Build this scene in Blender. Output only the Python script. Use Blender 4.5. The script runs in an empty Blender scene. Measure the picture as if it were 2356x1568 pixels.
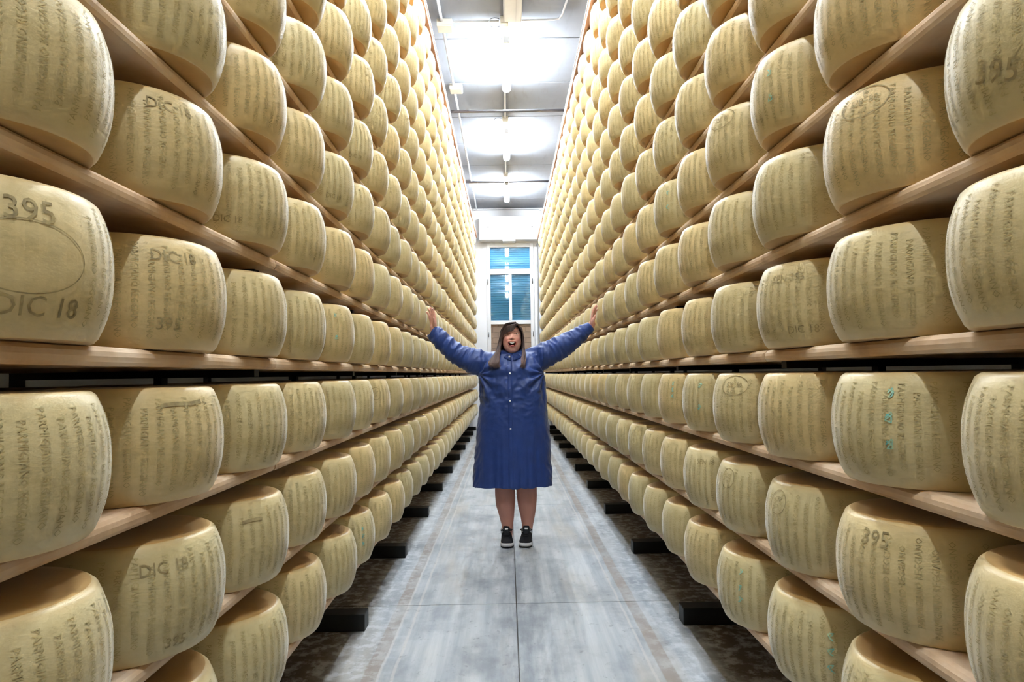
import bpy, bmesh, math, random
import numpy as np
from mathutils import Vector, Matrix, noise
from mathutils.bvhtree import BVHTree

random.seed(7)
SC = bpy.context.scene
COL = SC.collection
PI = math.pi

# ------------------------------------------------------------------ camera
W, H = 2356, 1568
F = 1600.0                                   # focal length in pixels
CAM = Vector((0.0, 0.0, 1.27))
ROLL = math.radians(0.9)
fw = Vector((-11, -76, F)).normalized()      # the aisle direction seen in camera axes
up = Vector((-math.sin(ROLL), math.cos(ROLL), 0.0))
up = (up - fw * up.dot(fw)).normalized()
rt = fw.cross(up) * -1.0
# rows: world axes expressed in camera axes (x right, y up, z forward)
R_WC = Matrix((rt, fw, up))                  # world = R_WC @ cam
cam_data = bpy.data.cameras.new('camera')
cam_data.sensor_width = 36.0
cam_data.lens = F / W * 36.0
cam_data.clip_start = 0.02
cam = bpy.data.objects.new('camera', cam_data)
COL.objects.link(cam)
right_w = R_WC @ Vector((1, 0, 0)); up_w = R_WC @ Vector((0, 1, 0)); back_w = R_WC @ Vector((0, 0, -1))
M = Matrix((right_w, up_w, back_w)).transposed().to_4x4()
M.translation = CAM
cam.matrix_world = M
SC.camera = cam

def project(p):
    d = R_WC.transposed() @ (Vector(p) - CAM)
    if d.z < 0.05:
        return None
    return (W / 2 + F * d.x / d.z, H / 2 - F * d.y / d.z)

# ------------------------------------------------------------------ world, exposure
world = bpy.data.worlds.new('world'); SC.world = world
world.use_nodes = True
world.node_tree.nodes['Background'].inputs[0].default_value = (0.75, 0.85, 1.0, 1)
world.node_tree.nodes['Background'].inputs[1].default_value = 0.0
SC.view_settings.view_transform = 'Standard'
SC.view_settings.look = 'None'
SC.view_settings.gamma = 1.0
SC.view_settings.use_curve_mapping = False
SC.view_settings.exposure = 2.3
SC.cycles.max_bounces = 7
SC.cycles.diffuse_bounces = 5
SC.cycles.glossy_bounces = 2
SC.cycles.adaptive_threshold = 0.1
SC.cycles.adaptive_min_samples = 12
SC.cycles.use_light_tree = False
SC.cycles.sample_clamp_indirect = 8.0
TUBE_POWER = 48.0

# ------------------------------------------------------------------ helpers
def srgb(r, g, b):
    def f(c):
        c /= 255.0
        return c / 12.92 if c <= 0.04045 else ((c + 0.055) / 1.055) ** 2.4
    return (f(r), f(g), f(b), 1.0)

class NT:
    def __init__(self, name, rough=0.5, spec=0.5):
        self.m = bpy.data.materials.new(name); self.m.use_nodes = True
        self.t = self.m.node_tree
        self.p = self.t.nodes['Principled BSDF']
        self.p.inputs['Roughness'].default_value = rough
        self.p.inputs['Specular IOR Level'].default_value = spec
    def n(self, typ, **kw):
        nd = self.t.nodes.new(typ)
        for k, v in kw.items():
            setattr(nd, k, v)
        return nd
    def link(self, a, b):
        self.t.links.new(a, b)
    def math(self, op, a, b=None, clamp=False):
        nd = self.n('ShaderNodeMath', operation=op, use_clamp=clamp)
        for i, v in enumerate((a, b)):
            if v is None: continue
            if isinstance(v, (int, float)): nd.inputs[i].default_value = v
            else: self.link(v, nd.inputs[i])
        return nd.outputs[0]
    def mix(self, fac, a, b, blend='MIX'):
        nd = self.n('ShaderNodeMix', data_type='RGBA', blend_type=blend)
        for idx, v in ((0, fac), (6, a), (7, b)):
            if isinstance(v, (int, float)): nd.inputs[idx].default_value = v
            elif isinstance(v, tuple): nd.inputs[idx].default_value = v
            else: self.link(v, nd.inputs[idx])
        return nd.outputs[2]
    def noise(self, vec, scale, detail=4, rough=0.55):
        nd = self.n('ShaderNodeTexNoise')
        nd.inputs['Scale'].default_value = scale; nd.inputs['Detail'].default_value = detail
        nd.inputs['Roughness'].default_value = rough
        if vec is not None: self.link(vec, nd.inputs['Vector'])
        return nd.outputs['Fac']
    def ramp(self, fac, lo, hi):
        nd = self.n('ShaderNodeMapRange'); nd.inputs[1].default_value = lo; nd.inputs[2].default_value = hi
        self.link(fac, nd.inputs[0]); return nd.outputs[0]
    def coord(self, which='Object', scale=None):
        tc = self.n('ShaderNodeTexCoord'); o = tc.outputs[which]
        if scale:
            mp = self.n('ShaderNodeMapping'); mp.inputs['Scale'].default_value = scale
            self.link(o, mp.inputs['Vector']); o = mp.outputs[0]
        return o
    def bump(self, h, strength=0.3, dist=0.005):
        nd = self.n('ShaderNodeBump'); nd.inputs['Strength'].default_value = strength
        nd.inputs['Distance'].default_value = dist
        self.link(h, nd.inputs['Height']); self.link(nd.outputs[0], self.p.inputs['Normal'])
    def base(self, c):
        if isinstance(c, tuple): self.p.inputs['Base Color'].default_value = c
        else: self.link(c, self.p.inputs['Base Color'])
        return self.m

def plain(name, rgb, rough=0.5, spec=0.5, metal=0.0, var=0.12, scale=12.0):
    t = NT(name, rough, spec); t.p.inputs['Metallic'].default_value = metal
    n = t.noise(t.coord('Object'), scale)
    c = srgb(*rgb)
    dark = tuple(x * (1 - var) for x in c[:3]) + (1,)
    lite = tuple(min(1, x * (1 + var)) for x in c[:3]) + (1,)
    return t.base(t.mix(n, dark, lite))

MAT = {}

def rind(name, per_object):
    t = NT(name, 0.42, 0.5)
    if per_object:
        rnd = t.n('ShaderNodeObjectInfo').outputs['Random']
    else:
        a = t.n('ShaderNodeAttribute', attribute_name='tint'); rnd = a.outputs['Fac']
    uv = t.n('ShaderNodeUVMap', uv_map='rind').outputs[0]
    sx = t.n('ShaderNodeSeparateXYZ'); t.link(uv, sx.inputs[0])
    u, v = sx.outputs[0], sx.outputs[1]
    warm = srgb(230, 206, 156); grey = srgb(210, 201, 164); pale = srgb(230, 217, 176)
    c = t.mix(rnd, warm, pale)
    r2 = t.math('FRACT', t.math('MULTIPLY', rnd, 7.31))
    c = t.mix(t.math('MULTIPLY', r2, 0.75), c, grey)
    off = t.n('ShaderNodeCombineXYZ'); t.link(t.math('MULTIPLY', rnd, 37.0), off.inputs[2])
    geo = t.n('ShaderNodeVectorMath', operation='ADD')
    sc = t.n('ShaderNodeVectorMath', operation='MULTIPLY'); sc.inputs[1].default_value = (9, 3.2, 1)
    t.link(uv, sc.inputs[0]); t.link(sc.outputs[0], geo.inputs[0]); t.link(off.outputs[0], geo.inputs[1])
    blot = t.noise(geo.outputs[0], 1.3, 5, 0.6)
    c = t.mix(t.math('MULTIPLY', t.ramp(blot, 0.38, 0.72), 0.45), c, srgb(196, 176, 124))
    # pressed columns of lettering seen as soft vertical stripes
    saw = t.math('PINGPONG', t.math('MULTIPLY', u, 44.0), 0.5)
    band = t.math('GREATER_THAN', saw, 0.2)
    bandz = t.math('MULTIPLY', t.ramp(v, 0.10, 0.17), t.ramp(v, 0.90, 0.83))
    sc2 = t.n('ShaderNodeVectorMath', operation='MULTIPLY'); sc2.inputs[1].default_value = (80, 34, 1)
    t.link(uv, sc2.inputs[0])
    g2 = t.n('ShaderNodeVectorMath', operation='ADD'); t.link(sc2.outputs[0], g2.inputs[0]); t.link(off.outputs[0], g2.inputs[1])
    fine = t.noise(g2.outputs[0], 1.0, 3, 0.7)
    st = t.math('MULTIPLY', t.math('MULTIPLY', band, bandz), t.math('MULTIPLY', t.ramp(fine, 0.35, 0.75), t.ramp(blot, 0.3, 0.65)))
    c = t.mix(t.math('MULTIPLY', st, 0.38), c, srgb(160, 147, 110))
    c = t.mix(1.0, c, (0.84, 0.805, 0.72, 1), 'MULTIPLY')
    edge = t.math('MAXIMUM', t.ramp(v, 0.07, 0.0), t.ramp(v, 0.93, 1.0))
    c = t.mix(t.math('MULTIPLY', edge, 0.5), c, srgb(216, 184, 130))
    flat = t.math('MAXIMUM', t.math('LESS_THAN', v, 0.0025), t.math('GREATER_THAN', v, 0.9975))
    c = t.mix(flat, c, srgb(190, 152, 92))
    t.base(c)
    hgt = t.math('ADD', t.math('MULTIPLY', fine, -0.4), t.math('MULTIPLY', t.noise(geo.outputs[0], 9.0, 4), 0.6))
    t.bump(hgt, 0.13, 0.004)
    t.p.inputs['Sheen Weight'].default_value = 0.35
    t.p.inputs['Sheen Roughness'].default_value = 0.35
    return t.m

MAT['rind'] = rind('cheese_rind', True)
MAT['rind_far'] = rind('cheese_rind_far', False)

def worn_print(name, rgb, faded, scale=60):
    t = NT(name, 0.6, 0.2)
    nz = t.noise(t.coord('Object'), scale, 2, 0.6)
    return t.base(t.mix(t.ramp(nz, 0.35, 0.65), srgb(*rgb), srgb(*faded)))
MAT['letter'] = worn_print('pressed_lettering', (168, 152, 110), (192, 177, 130))
MAT['stamp'] = worn_print('date_stamp_print', (138, 122, 88), (172, 155, 112))
MAT['ink'] = worn_print('turquoise_ink', (110, 192, 190), (190, 205, 165), 90)

def wood():
    t = NT('shelf_wood', 0.6, 0.3)
    o = t.coord('Object', (6, 0.9, 14))
    n1 = t.noise(o, 3.0, 6, 0.6)
    c = t.mix(n1, srgb(190, 152, 116), srgb(240, 220, 192))
    n2 = t.noise(t.coord('Object', (1, 1, 1)), 6.0, 5, 0.6)
    c = t.mix(t.math('MULTIPLY', t.ramp(n2, 0.45, 0.7), 0.7), c, srgb(236, 222, 206))
    c = t.mix(t.math('MULTIPLY', t.ramp(n2, 0.42, 0.28), 0.45), c, srgb(156, 112, 80))
    t.bump(n1, 0.3, 0.003)
    c = t.mix(1.0, c, (1.0, 0.97, 0.94, 1), 'MULTIPLY')
    return t.base(c)
MAT['wood'] = wood()
MAT['fascia'] = plain('fascia_wood', (176, 128, 104), 0.6, var=0.15)
MAT['black_steel'] = plain('black_steel', (22, 23, 22), 0.5, 0.4)
MAT['plaster'] = plain('white_plaster', (240, 241, 245), 0.8, 0.2, var=0.03, scale=2.0)
MAT['side_wall'] = plain('side_wall_plaster', (200, 198, 192), 0.85, 0.2, var=0.06, scale=2.0)

def ceil_mat():
    t = NT('ceiling_concrete', 0.85, 0.2)
    n = t.noise(t.coord('Object'), 1.4, 6, 0.6)
    n2 = t.noise(t.coord('Object', (6, 1.0, 1)), 2.0, 4, 0.6)
    c = t.mix(n, srgb(122, 127, 136), srgb(152, 156, 165))
    c = t.mix(t.math('MULTIPLY', t.ramp(n2, 0.55, 0.75), 0.35), c, srgb(122, 118, 114))
    return t.base(c)
MAT['ceiling'] = ceil_mat()

def floor_mat():
    t = NT('floor_concrete', 0.42, 0.4)
    pos = t.n('ShaderNodeNewGeometry').outputs['Position']
    sp = t.n('ShaderNodeSeparateXYZ'); t.link(pos, sp.inputs[0])
    x = sp.outputs[0]
    def mp(s):
        m_ = t.n('ShaderNodeMapping'); m_.inputs['Scale'].default_value = s; t.link(pos, m_.inputs['Vector']); return m_.outputs[0]
    streak = t.noise(mp((9, 0.35, 1)), 1.6, 6, 0.62)
    blot = t.noise(mp((1.6, 0.9, 1)), 2.4, 6, 0.62)
    c = t.mix(t.ramp(streak, 0.35, 0.65), srgb(160, 167, 174), srgb(196, 199, 201))
    c = t.mix(t.math('MULTIPLY', t.ramp(blot, 0.46, 0.66), 0.75), c, srgb(128, 134, 142))
    c = t.mix(t.math('MULTIPLY', t.ramp(t.noise(mp((3, 0.5, 1)), 1.1, 4), 0.54, 0.7), 0.6), c, srgb(178, 167, 150))
    # worn brown wheel tracks of the turning machine, on both sides and faintly in the middle
    wob = t.math('MULTIPLY', t.math('SUBTRACT', t.noise(mp((0.5, 1.5, 1)), 2.0, 3), 0.5), 0.02)
    xx = t.math('ADD', x, wob)
    def strip(x0, w, soft):
        d = t.math('ABSOLUTE', t.math('SUBTRACT', xx, x0))
        return t.ramp(d, w + soft, w)
    br = t.math('MAXIMUM', strip(-0.60, 0.028, 0.006), strip(0.665, 0.028, 0.006))
    c = t.mix(t.math('MULTIPLY', t.math('MULTIPLY', br, t.ramp(blot, 0.25, 0.55)), 0.75), c, srgb(150, 136, 124))
    wl = t.math('MAXIMUM', t.math('MAXIMUM', strip(-0.505, 0.005, 0.004), strip(-0.565, 0.004, 0.004)), strip(0.60, 0.004, 0.004))
    c = t.mix(t.math('MULTIPLY', wl, 0.5), c, srgb(206, 202, 196))
    # dirty brown floor below the shelves, with the racks' shade painted in
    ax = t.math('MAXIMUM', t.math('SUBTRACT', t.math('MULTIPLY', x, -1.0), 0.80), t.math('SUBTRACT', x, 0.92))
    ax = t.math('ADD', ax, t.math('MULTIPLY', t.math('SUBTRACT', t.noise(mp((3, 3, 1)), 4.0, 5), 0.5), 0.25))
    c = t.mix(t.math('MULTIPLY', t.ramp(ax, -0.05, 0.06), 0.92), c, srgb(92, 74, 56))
    wear = t.noise(mp((7, 5, 1)), 3.0, 6, 0.65)
    c = t.mix(t.math('MULTIPLY', t.ramp(wear, 0.60, 0.68), 0.5), c, srgb(110, 112, 114))
    # damp dark streaks either side of the middle joint, and blotchy paler tone near the racks
    mid = t.ramp(t.math('ABSOLUTE', t.math('SUBTRACT', x, 0.05)), 0.22, 0.05)
    c = t.mix(t.math('MULTIPLY', mid, t.math('MULTIPLY', t.ramp(t.noise(mp((6, 1.3, 1)), 2.6, 5, 0.6), 0.45, 0.62), 0.55)), c, srgb(118, 122, 128))
    eds = t.ramp(t.math('ABSOLUTE', t.math('SUBTRACT', x, 0.06)), 0.55, 0.78)
    c = t.mix(t.math('MULTIPLY', eds, t.math('MULTIPLY', t.ramp(t.noise(mp((5, 5, 1)), 3.2, 6, 0.65), 0.48, 0.6), 0.7)), c, srgb(214, 218, 222))
    c = t.mix(1.0, c, (0.84, 0.84, 0.84, 1), 'MULTIPLY')
    t.base(c)
    t.link(t.math('ADD', t.math('MULTIPLY', t.noise(mp((3, 1, 1)), 3.0, 5), 0.35), 0.28), t.p.inputs['Roughness'])
    t.bump(t.noise(mp((1, 1, 1)), 60.0, 4), 0.12, 0.002)
    return t.m
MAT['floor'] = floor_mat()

def mesh_obj(name, verts, faces, mat, parent=None, smooth=False, uvs=None):
    me = bpy.data.meshes.new(name)
    me.from_pydata([tuple(v) for v in verts], [], faces)
    if mat is not None: me.materials.append(mat)
    if smooth: me.polygons.foreach_set('use_smooth', [True] * len(me.polygons))
    me.update()
    o = bpy.data.objects.new(name, me); COL.objects.link(o)
    if parent is not None: o.parent = parent
    return o

def tag(o, label=None, cat=None, group=None, kind=None):
    if label: o['label'] = label
    if cat: o['category'] = cat
    if group: o['group'] = group
    if kind: o['kind'] = kind
    return o

def empty(name, loc=(0, 0, 0)):
    o = bpy.data.objects.new(name, None); COL.objects.link(o); o.location = loc
    o.empty_display_size = 0.1
    return o

def box_geo(x0, x1, y0, y1, z0, z1, bev=0.0):
    bm = bmesh.new()
    bmesh.ops.create_cube(bm, size=1.0)
    for v in bm.verts:
        v.co = Vector(((x0 + x1) / 2 + v.co.x * (x1 - x0), (y0 + y1) / 2 + v.co.y * (y1 - y0), (z0 + z1) / 2 + v.co.z * (z1 - z0)))
    if bev > 0:
        bmesh.ops.bevel(bm, geom=list(bm.edges), offset=bev, segments=2, affect='EDGES', profile=0.5)
    return bm

def bm_obj(name, bm, mat, parent=None, smooth=False, loc=None):
    me = bpy.data.meshes.new(name); bm.to_mesh(me); bm.free()
    if mat is not None: me.materials.append(mat)
    if smooth: me.polygons.foreach_set('use_smooth', [True] * len(me.polygons))
    o = bpy.data.objects.new(name, me); COL.objects.link(o)
    if parent is not None: o.parent = parent
    if loc is not None: o.location = loc
    return o

def box(name, x0, x1, y0, y1, z0, z1, mat, parent=None, bev=0.0):
    """box with its origin at its own centre"""
    cx, cy, cz = (x0 + x1) / 2, (y0 + y1) / 2, (z0 + z1) / 2
    o = bm_obj(name, box_geo(x0 - cx, x1 - cx, y0 - cy, y1 - cy, z0 - cz, z1 - cz, bev), mat, parent)
    off = Vector((0, 0, 0))
    if parent is not None: off = parent.location
    o.location = Vector((cx, cy, cz)) - off
    return o

def tube_geo(pts, radii, seg=10, cap=True, flat=1.0, bm=None, ref=None):
    """tube along pts; radii scalar or list; flat squeezes the second axis"""
    own = bm is None
    bm = bm or bmesh.new()
    pts = [Vector(p) for p in pts]
    if isinstance(radii, (int, float)): radii = [radii] * len(pts)
    rings = []
    prev = None
    for i, p in enumerate(pts):
        d = (pts[min(i + 1, len(pts) - 1)] - pts[max(i - 1, 0)]).normalized()
        if prev is None:
            a = Vector(ref) if ref is not None else (Vector((0, 0, 1)) if abs(d.z) < 0.9 else Vector((1, 0, 0)))
            u_ = (a - d * a.dot(d)).normalized()
        else:
            u_ = (prev - d * prev.dot(d)).normalized()
        prev = u_
        v_ = d.cross(u_)
        r = radii[i]
        ru, rv = (r, r * flat) if not isinstance(r, tuple) else r
        rings.append([bm.verts.new(p + u_ * (math.cos(2 * PI * k / seg) * ru) + v_ * (math.sin(2 * PI * k / seg) * rv)) for k in range(seg)])
    for a, b in zip(rings, rings[1:]):
        for k in range(seg):
            bm.faces.new((a[k], a[(k + 1) % seg], b[(k + 1) % seg], b[k]))
    if cap:
        bm.faces.new(rings[0][::-1]); bm.faces.new(rings[-1])
    return bm

def text_geo(body, size, res=1):
    cu = bpy.data.curves.new('lettering', 'FONT'); cu.body = body; cu.size = size
    cu.align_x = 'CENTER'; cu.align_y = 'CENTER'; cu.resolution_u = res
    o = bpy.data.objects.new('lettering_source', cu); COL.objects.link(o)
    dg = bpy.context.evaluated_depsgraph_get()
    me = bpy.data.meshes.new_from_object(o.evaluated_get(dg))
    bpy.data.objects.remove(o); bpy.data.curves.remove(cu)
    vs = [tuple(v.co) for v in me.vertices]; fs = [tuple(p.vertices) for p in me.polygons]
    bpy.data.meshes.remove(me)
    return vs, fs

# ------------------------------------------------------------------ layout of the place
XL, XR = 0.73, 0.818                  # shelf fronts, left and right of the aisle centre
PITCH, BT = 0.316, 0.036             # shelf spacing, board thickness
S1 = CAM.z - 0.8854                   # top of the lowest board
NROW = 13
YW = 16.35                           # end wall
ZC = 5.20                            # ceiling
RACK_D = 0.82
Y0, Y1 = -3.344, 16.06
def shelf_z(k, side='left'): return S1 + 3 * PITCH + (k - 4) * (PITCH if side == 'left' else 0.309)       # k = 1..15, top face
WR, WH = 0.213, 0.237                # wheel radius at the bulge, height
WSP = 0.4635
BACK = -6.0

# ------------------------------------------------------------------ floor, walls, ceiling
fl = box('floor', -3.4, 3.5, BACK, YW, -0.12, -0.012, plain('floor_joint', (70, 66, 62)))
tag(fl, kind='structure')
ys = [BACK, -1.88, 1.02, 3.92, 6.82, 9.72, 12.62, YW]
xs = [(-3.4, 0.028), (0.034, 3.5)]
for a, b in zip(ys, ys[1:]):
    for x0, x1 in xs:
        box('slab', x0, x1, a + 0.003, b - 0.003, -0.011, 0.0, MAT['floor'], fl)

wl = box('wall_left', -3.5, -3.4, BACK, YW, 0, ZC + 0.2, MAT['side_wall']); tag(wl, kind='structure')
wr = box('wall_right', 3.5, 3.6, BACK, YW, 0, ZC + 0.2, MAT['side_wall']); tag(wr, kind='structure')
wb = box('wall_rear', -3.4, 3.5, BACK - 0.1, BACK, 0, ZC + 0.2, MAT['side_wall']); tag(wb, kind='structure')
# end wall with the window opening
WX0, WX1, WZ0, WZ1 = -0.455, 0.665, 0.85, 4.36
ew = bmesh.new()
for (x0, x1, z0, z1) in ((-3.4, WX0, 0, ZC), (WX1, 3.5, 0, ZC), (WX0, WX1, 0, WZ0), (WX0, WX1, WZ1, ZC)):
    b_ = box_geo(x0, x1, YW, YW + 0.22, z0, z1)
    tmp = bpy.data.meshes.new('t'); b_.to_mesh(tmp); b_.free(); ew.from_mesh(tmp); bpy.data.meshes.remove(tmp)
wf = bm_obj('wall_far', ew, MAT['plaster']); tag(wf, kind='structure')

ce = box('ceiling', -3.4, 3.5, BACK, YW, ZC + 0.03, ZC + 0.2, plain('ceiling_joint', (120, 118, 116)))
tag(ce, kind='structure')
yy = YW - 0.05
pan_bm = None
pts_y = [7.98 + 1.24 * k for k in range(-12, 8)]
pm = None
for a in pts_y:
    b = min(a + 1.24, YW)
    if b < BACK or a >= YW - 0.01: continue
    box('panel', -3.39, 3.49, a + 0.008, b - 0.008, ZC, ZC + 0.03, MAT['ceiling'], ce, 0.006)

# ------------------------------------------------------------------ cheese racks
def make_rack(side):
    sg = -1 if side == 'left' else 1
    XF = XL if side == 'left' else XR
    root = empty('cheese_rack', (sg * (XF + RACK_D / 2), 6.0, 0))
    tag(root, 'tall wooden cheese rack lining the %s side of the aisle' % side, 'rack', 'cheese racks')
    # boards
    L = 2.772
    bmb = bmesh.new()                      # long edges worn round
    w2 = RACK_D / 2
    sec = [(w2 - 0.020, 0), (w2 - 0.009, -0.003), (w2 - 0.002, -0.010), (w2, -0.019), (w2 - 0.001, -0.029), (w2 - 0.006, -BT)]
    sec = sec + [(-x, z) for x, z in sec[::-1]]
    ea = [bmb.verts.new((x, -L / 2 + 0.002, z)) for x, z in sec]; eb = [bmb.verts.new((x, L / 2 - 0.002, z)) for x, z in sec]
    for i in range(len(sec)):
        j = (i + 1) % len(sec); bmb.faces.new((ea[i], ea[j], eb[j], eb[i]))
    bmb.faces.new(ea[::-1]); bmb.faces.new(eb)
    bmesh.ops.recalc_face_normals(bmb, faces=bmb.faces)
    first = None
    for k in range(1, NROW + 2):
        for j in range(7):
            if first is None:
                o = bm_obj('board', bmb, MAT['wood'], root); first = o
            else:
                o = first.copy(); o.name = 'board'; COL.objects.link(o); o.parent = root
            jit = random.uniform(-0.004, 0.004)
            o.location = Vector((sg * (XF + RACK_D / 2) + jit, Y0 + L * (j + 0.5), shelf_z(k, side))) - root.location
            o.rotation_euler.z = PI * ((j + k) % 2)
    # front fascia along the rack top: brown board with a white edge strip
    zt = shelf_z(NROW + 1, side)
    x0, x1 = sorted((sg * (XF - 0.072), sg * (XF + 0.0)))
    box('fascia', x0, x1, Y0, Y1, zt - 0.055, zt + 0.012, MAT['fascia'], root, 0.003)
    x0, x1 = sorted((sg * (XF - 0.078), sg * (XF - 0.050)))
    box('edge_strip', x0, x1, Y0, Y1, zt + 0.013, zt + 0.024, MAT['plaster'], root)
    fb = bs = ft = ps = None
    frames = [2.2 + 1.386 * q for q in range(-4, 11)]
    xf_foot = XF if side == 'left' else XF + 0.045
    for yf in frames:
        if yf > Y1 - 0.1: yf = Y1 - 0.12
        # foot block
        if ft is None:
            ft = o = bm_obj('foot', box_geo(-0.40, 0.40, -0.05, 0.05, 0, 0.084, 0.004), MAT['black_steel'], root)
        else:
            o = ft.copy(); COL.objects.link(o); o.parent = root
        o.location = Vector((sg * (xf_foot + 0.40), yf, 0.0)) - root.location
        for xo in (0.361, 0.81):
            if ps is None:
                ps = o = bm_obj('post', box_geo(-0.012, 0.012, -0.02, 0.02, 0.084, shelf_z(NROW + 1, side) - BT), MAT['black_steel'], root)
            else:
                o = ps.copy(); COL.objects.link(o); o.parent = root
            o.location = Vector((sg * (XF + xo), yf, 0)) - root.location
        for k in range(1, NROW + 2):
            if bs is None:
                bs = o = bm_obj('bearer', box_geo(-0.37, 0.37, -0.02, 0.02, -0.022, 0), MAT['black_steel'], root)
            else:
                o = bs.copy(); COL.objects.link(o); o.parent = root
            o.location = Vector((sg * (XF + 0.43), yf, shelf_z(k, side) - BT)) - root.location
    return root
rack_l = make_rack('left'); rack_r = make_rack('right')

# ------------------------------------------------------------------ cheese wheels
RE = 0.186
def rad(z):
    """rind profile radius at height z on the side"""
    q = (z - WH / 2) / (WH / 2)
    return RE + (WR - RE) * (1 - min(1.0, abs(q)) ** 2.3)

def wheel_profile(n):
    pr = [(0.0, 0.0), (0.150, 0.0), (RE - 0.0055, 0.0), (RE - 0.0018, 0.0012), (RE - 0.0005, 0.0035)]
    za, zb = 0.008, WH - 0.008
    for i in range(n + 1):
        z = za + (zb - za) * i / n
        pr.append((rad(z), z))
    pr += [(RE - 0.002, WH - 0.003), (RE - 0.007, WH - 0.0005), (0.160, WH), (0.0, WH)]
    return pr

def wheel_arrays(seg, n):
    pr = wheel_profile(n)
    V, Fc, UV = [], [], []
    m = len(pr)
    for i, (r, z) in enumerate(pr):
        for k in range(seg + 1):
            a = 2 * PI * k / seg + PI      # seam at the back
            V.append((r * math.cos(a), r * math.sin(a), z)); UV.append((k / seg, z / WH))
    s = seg + 1
    for i in range(m - 1):
        for k in range(seg):
            a, b, c, d = i * s + k, i * s + k + 1, (i + 1) * s + k + 1, (i + 1) * s + k
            if i == 0: Fc.append((a, c, d))
            elif i == m - 2: Fc.append((a, b, c))
            else: Fc.append((a, b, c, d))
    return V, Fc, UV

def wheel_mesh(name, seg, n, mat):
    V, Fc, UV = wheel_arrays(seg, n)
    me = bpy.data.meshes.new(name); me.from_pydata(V, [], Fc)
    me.materials.append(mat)
    me.polygons.foreach_set('use_smooth', [True] * len(me.polygons))
    uvl = me.uv_layers.new(name='rind')
    idx = np.zeros(len(me.loops), dtype=np.int32); me.loops.foreach_get('vertex_index', idx)
    uvl.data.foreach_set('uv', np.array(UV, dtype=np.float32)[idx].ravel())
    me.update()
    return me

wheel_me = wheel_mesh('cheese_wheel', 56, 12, MAT['rind'])
OFF = 0.0008

def on_wheel(vs, ang0, z0, rot=0.0, off=OFF, flip=False):
    """lay flat lettering (x across, y up) on the rind round angle ang0 (0 = facing the aisle)"""
    out = []
    c, s = math.cos(rot), math.sin(rot)
    for (x, y, _z) in vs:
        X, Y = x * c - y * s, x * s + y * c
        z = z0 + Y
        z = min(max(z, 0.008), WH - 0.008)
        if flip: z, X = WH - z, -X
        r = rad(z) + off
        a = ang0 + X / 0.205
        out.append((r * math.cos(a), r * math.sin(a), z))
    return out

col_v, col_f = text_geo('PARMIGIANO REGGIANO', 0.0185)
wv = max(v[0] for v in col_v) - min(v[0] for v in col_v)
sxl = 0.176 / wv
col_v = [(v[0] * sxl, v[1] * 1.05, 0) for v in col_v]

def letter_mesh(name, gap=None, flip=False, seed=0):
    rr = random.Random(seed)
    V, Fc = [], []
    N = 44
    for i in range(-14, 15):
        a = 2 * PI * i / N
        if gap and gap[0] < a < gap[1]: continue
        dz = 0.010 if i % 2 else -0.008
        vs = on_wheel(col_v, a, WH / 2 + dz + rr.uniform(-0.002, 0.002), rot=-PI / 2, flip=flip)
        b = len(V); V += vs; Fc += [tuple(j + b for j in f) for f in col_f]
    me = bpy.data.meshes.new(name); me.from_pydata(V, [], Fc); me.materials.append(MAT['letter']); me.update()
    return me
letter_meshes = [letter_mesh('lettering', None, False, 1), letter_mesh('lettering', None, True, 2)]
letter_plate = letter_mesh('lettering', (-1.02, -0.06), False, 5)     # a plain casein plate leaves a gap

def stamp_mesh(name, items, mat, flip=False):
    """items: (kind, args...) -> one printed mark on the rind"""
    V, Fc = [], []
    for it in items:
        if it[0] == 'text':
            _, body, size, ang, z = it[:5]
            vs, fs = text_geo(body, size, 2)
            if len(it) > 5: vs = [(v[0], v[1], 0) for v in vs]
            vs = on_wheel(vs, ang, z, rot=it[5] if len(it) > 5 else 0.0, off=0.0014, flip=flip)
        elif it[0] == 'oval':
            _, rx, ry, th, ang, z = it
            n = 48; vs = []
            for k in range(n):
                t_ = 2 * PI * k / n
                vs.append((rx * math.cos(t_), ry * math.sin(t_), 0)); vs.append(((rx - th) * math.cos(t_), (ry - th) * math.sin(t_), 0))
            fs = [(2 * k, 2 * ((k + 1) % n), 2 * ((k + 1) % n) + 1, 2 * k + 1) for k in range(n)]
            vs = on_wheel(vs, ang, z, off=0.0014, flip=flip)
        elif it[0] == 'stroke':
            _, pts, w, ang, z = it
            vs, fs = [], []
            for i, (x, y) in enumerate(pts):
                x2, y2 = pts[min(i + 1, len(pts) - 1)]; x1, y1 = pts[max(i - 1, 0)]
                dx, dy = x2 - x1, y2 - y1; l = math.hypot(dx, dy) or 1
                vs.append((x - dy / l * w, y + dx / l * w, 0)); vs.append((x + dy / l * w, y - dx / l * w, 0))
                if i: fs.append((2 * i - 2, 2 * i - 1, 2 * i + 1, 2 * i))
            vs = on_wheel(vs, ang, z, off=0.0018, flip=flip)
        b = len(V); V += vs; Fc += [tuple(j + b for j in f) for f in fs]
    me = bpy.data.meshes.new(name); me.from_pydata(V, [], Fc); me.materials.append(mat); me.update()
    return me

def scrawl(seed, a, zs):
    rr = random.Random(seed); its = []
    for z in zs:
        pts = [(0.009 * math.cos(t_ * 2.1 + seed) * rr.uniform(0.5, 1.2), 0.011 * math.sin(t_ * 1.3) * rr.uniform(0.6, 1.2)) for t_ in range(7)]
        fine = []
        for (p, q) in zip(pts, pts[1:]):
            fine += [(p[0] + (q[0] - p[0]) * s / 4, p[1] + (q[1] - p[1]) * s / 4) for s in range(4)]
        its.append(('stroke', fine, 0.0014, a, z))
    return its

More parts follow.
